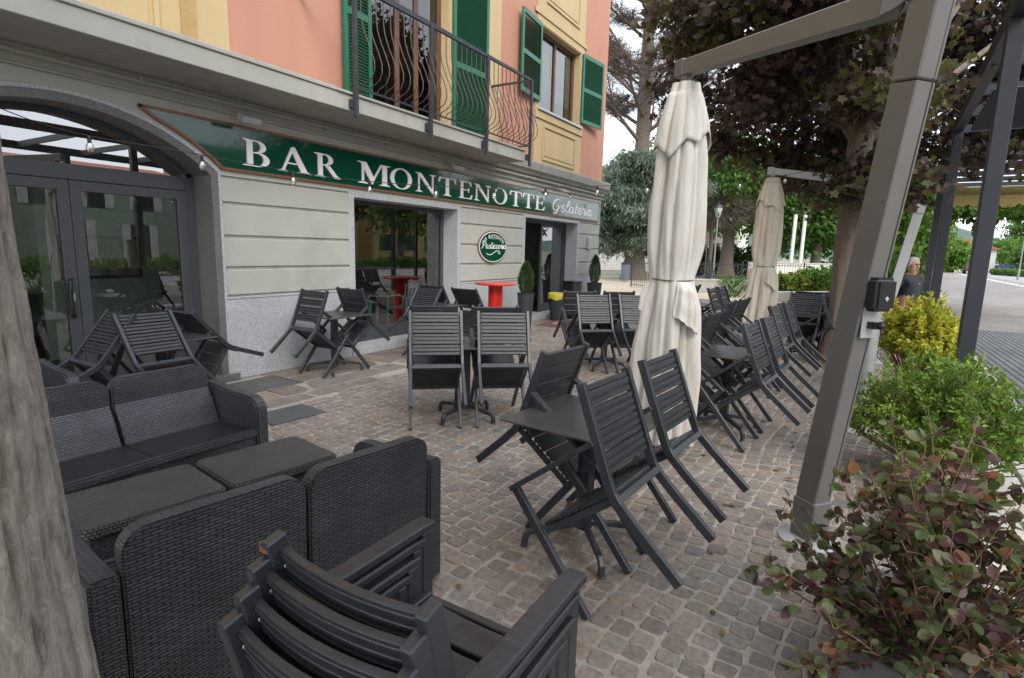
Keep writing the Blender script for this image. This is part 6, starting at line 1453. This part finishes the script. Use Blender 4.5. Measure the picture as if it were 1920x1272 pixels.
# cars down the street
def car(label, x, y, az, m, L=4.2, Wd=1.75, H=1.45):
    t = local(thing('parked_car', label, 'car', (x, y, 0))); t.rotation_euler = (0, 0, R(az))
    g = G(); body = [(-L / 2, .35), (-L / 2, .85), (-L / 2 + .1, .95), (L / 2 - 1.2, .95), (L / 2 - .1, .78), (L / 2, .6), (L / 2, .35)]
    g.prism(body, lambda u, v, d: (u, d, v), -Wd / 2, Wd / 2); g.build('body', m, t, bevel=.06, seg=2)
    cab = [(-L / 2 + .15, .93), (-L / 2 + .55, H - .03), (L / 2 - 2.1, H - .02), (L / 2 - 1.25, .93)]
    g = G(); g.prism(cab, lambda u, v, d: (u, d * (1 - .12 * (v - .93)), v), -Wd / 2 + .08, Wd / 2 - .08); g.build('cabin_windows', simple('car_glass', (.03, .04, .05), .08), t, bevel=.03)
    g = G(); g.box(-L / 2 + .6, L / 2 - 2.1, -Wd / 2 + .16, Wd / 2 - .16, H - .03, H + .02); g.build('roof_panel', m, t, bevel=.02)
    for sx in (-L / 2 + .8, L / 2 - .85):
        for sy_ in (-Wd / 2 + .08, Wd / 2 - .08):
            g = G(); g.lathe([(.18, -.1), (.31, -.1), (.32, -.06), (.32, .06), (.31, .1), (.18, .1)], (0, 0, 0), 18); g.v = [(sx + a, sy_ + c, .32 + b) for a, b, c in g.v]; g.build('wheel', 'tyre', t)
    for s in (-1, 1): g = G(); g.box(-L / 2 - .02, -L / 2 + .05, s * .62 - .14, s * .62 + .14, .68, .84); g.build('tail_light', 'red', t)
car('dark parked car nearest the dark pergola post, down the street', 92, -13.2, -4, 'cargrey'); car('silver parked car farther down the street', 120, -15.8, -4, 'carsilver'); car('bright blue van parked beyond the grassy verge', 148, -26.6, 40, 'carblue', 4.6, 1.8, 1.9)
t = thing('street_lamp', 'plain tall grey street lamp at the right edge', 'street lamp', (69.5, -13.4, 0)); g = G(); g.lathe([(.10, 0), (.09, .9), (.06, 1.0), (.05, 4.3)], (69.5, -13.4, 0), 12); g.build('lamp_post', 'pole', t); g = G(); g.box(69.2, 70.0, -13.55, -13.25, 4.3, 4.38); g.build('lamp_head', 'pole', t, bevel=.02)

# hills
g = G(); vs = []; nx, ny = 90, 14; hr = random.Random(3)
for i in range(nx + 1):
    a = R(-34 + 70 * i / nx)
    for j in range(ny + 1):
        r = 420 + 620 * j / ny; q = j / ny
        hgt = (46 + 16 * math.sin(a * 7 + 1.0) + 9 * math.sin(a * 19 + 2) + 12 * math.sin(a * 3.1)) * math.sin(min(1, q * 1.25) * PI / 2) ** 1.3 + 2.5 * math.sin(a * 60 + j) * q
        vs.append((r * math.cos(a), r * math.sin(a), hgt - 2))
g._add(vs, [(i * (ny + 1) + j, i * (ny + 1) + j + 1, (i + 1) * (ny + 1) + j + 1, (i + 1) * (ny + 1) + j) for i in range(nx) for j in range(ny)])
tag(g.build('hills', 'hill', smooth=True), kind='structure')

# a few dry leaves lying on the paving
r_ = np.random.default_rng(99); n = 140; x_ = r_.uniform(.9, 12, n); y_ = st(x_) - .22 + np.abs(r_.normal(size=n)) * 1.1
pos = np.stack([x_, y_, np.full(n, .006)], 1); d_ = r_.normal(size=(n, 3)); d_[:, 2] *= .12; nr = r_.normal(size=(n, 3)) * .25; nr[:, 2] += 1
L = .030 + .035 * r_.random(n); o_ = leafmesh('fallen_leaves', pos, d_, nr, L, L * .7, r_.random(n) * .5 + .5, 'maple', None, 'oval')
o_.data.materials[0] = leafmat('dry_leaf', [(0, (.10, .06, .03)), (.7, (.16, .10, .05)), (1, (.22, .16, .08))], .1); tag(o_, kind='stuff')
for o in bpy.data.objects:
    if 'org' in o: del o['org']
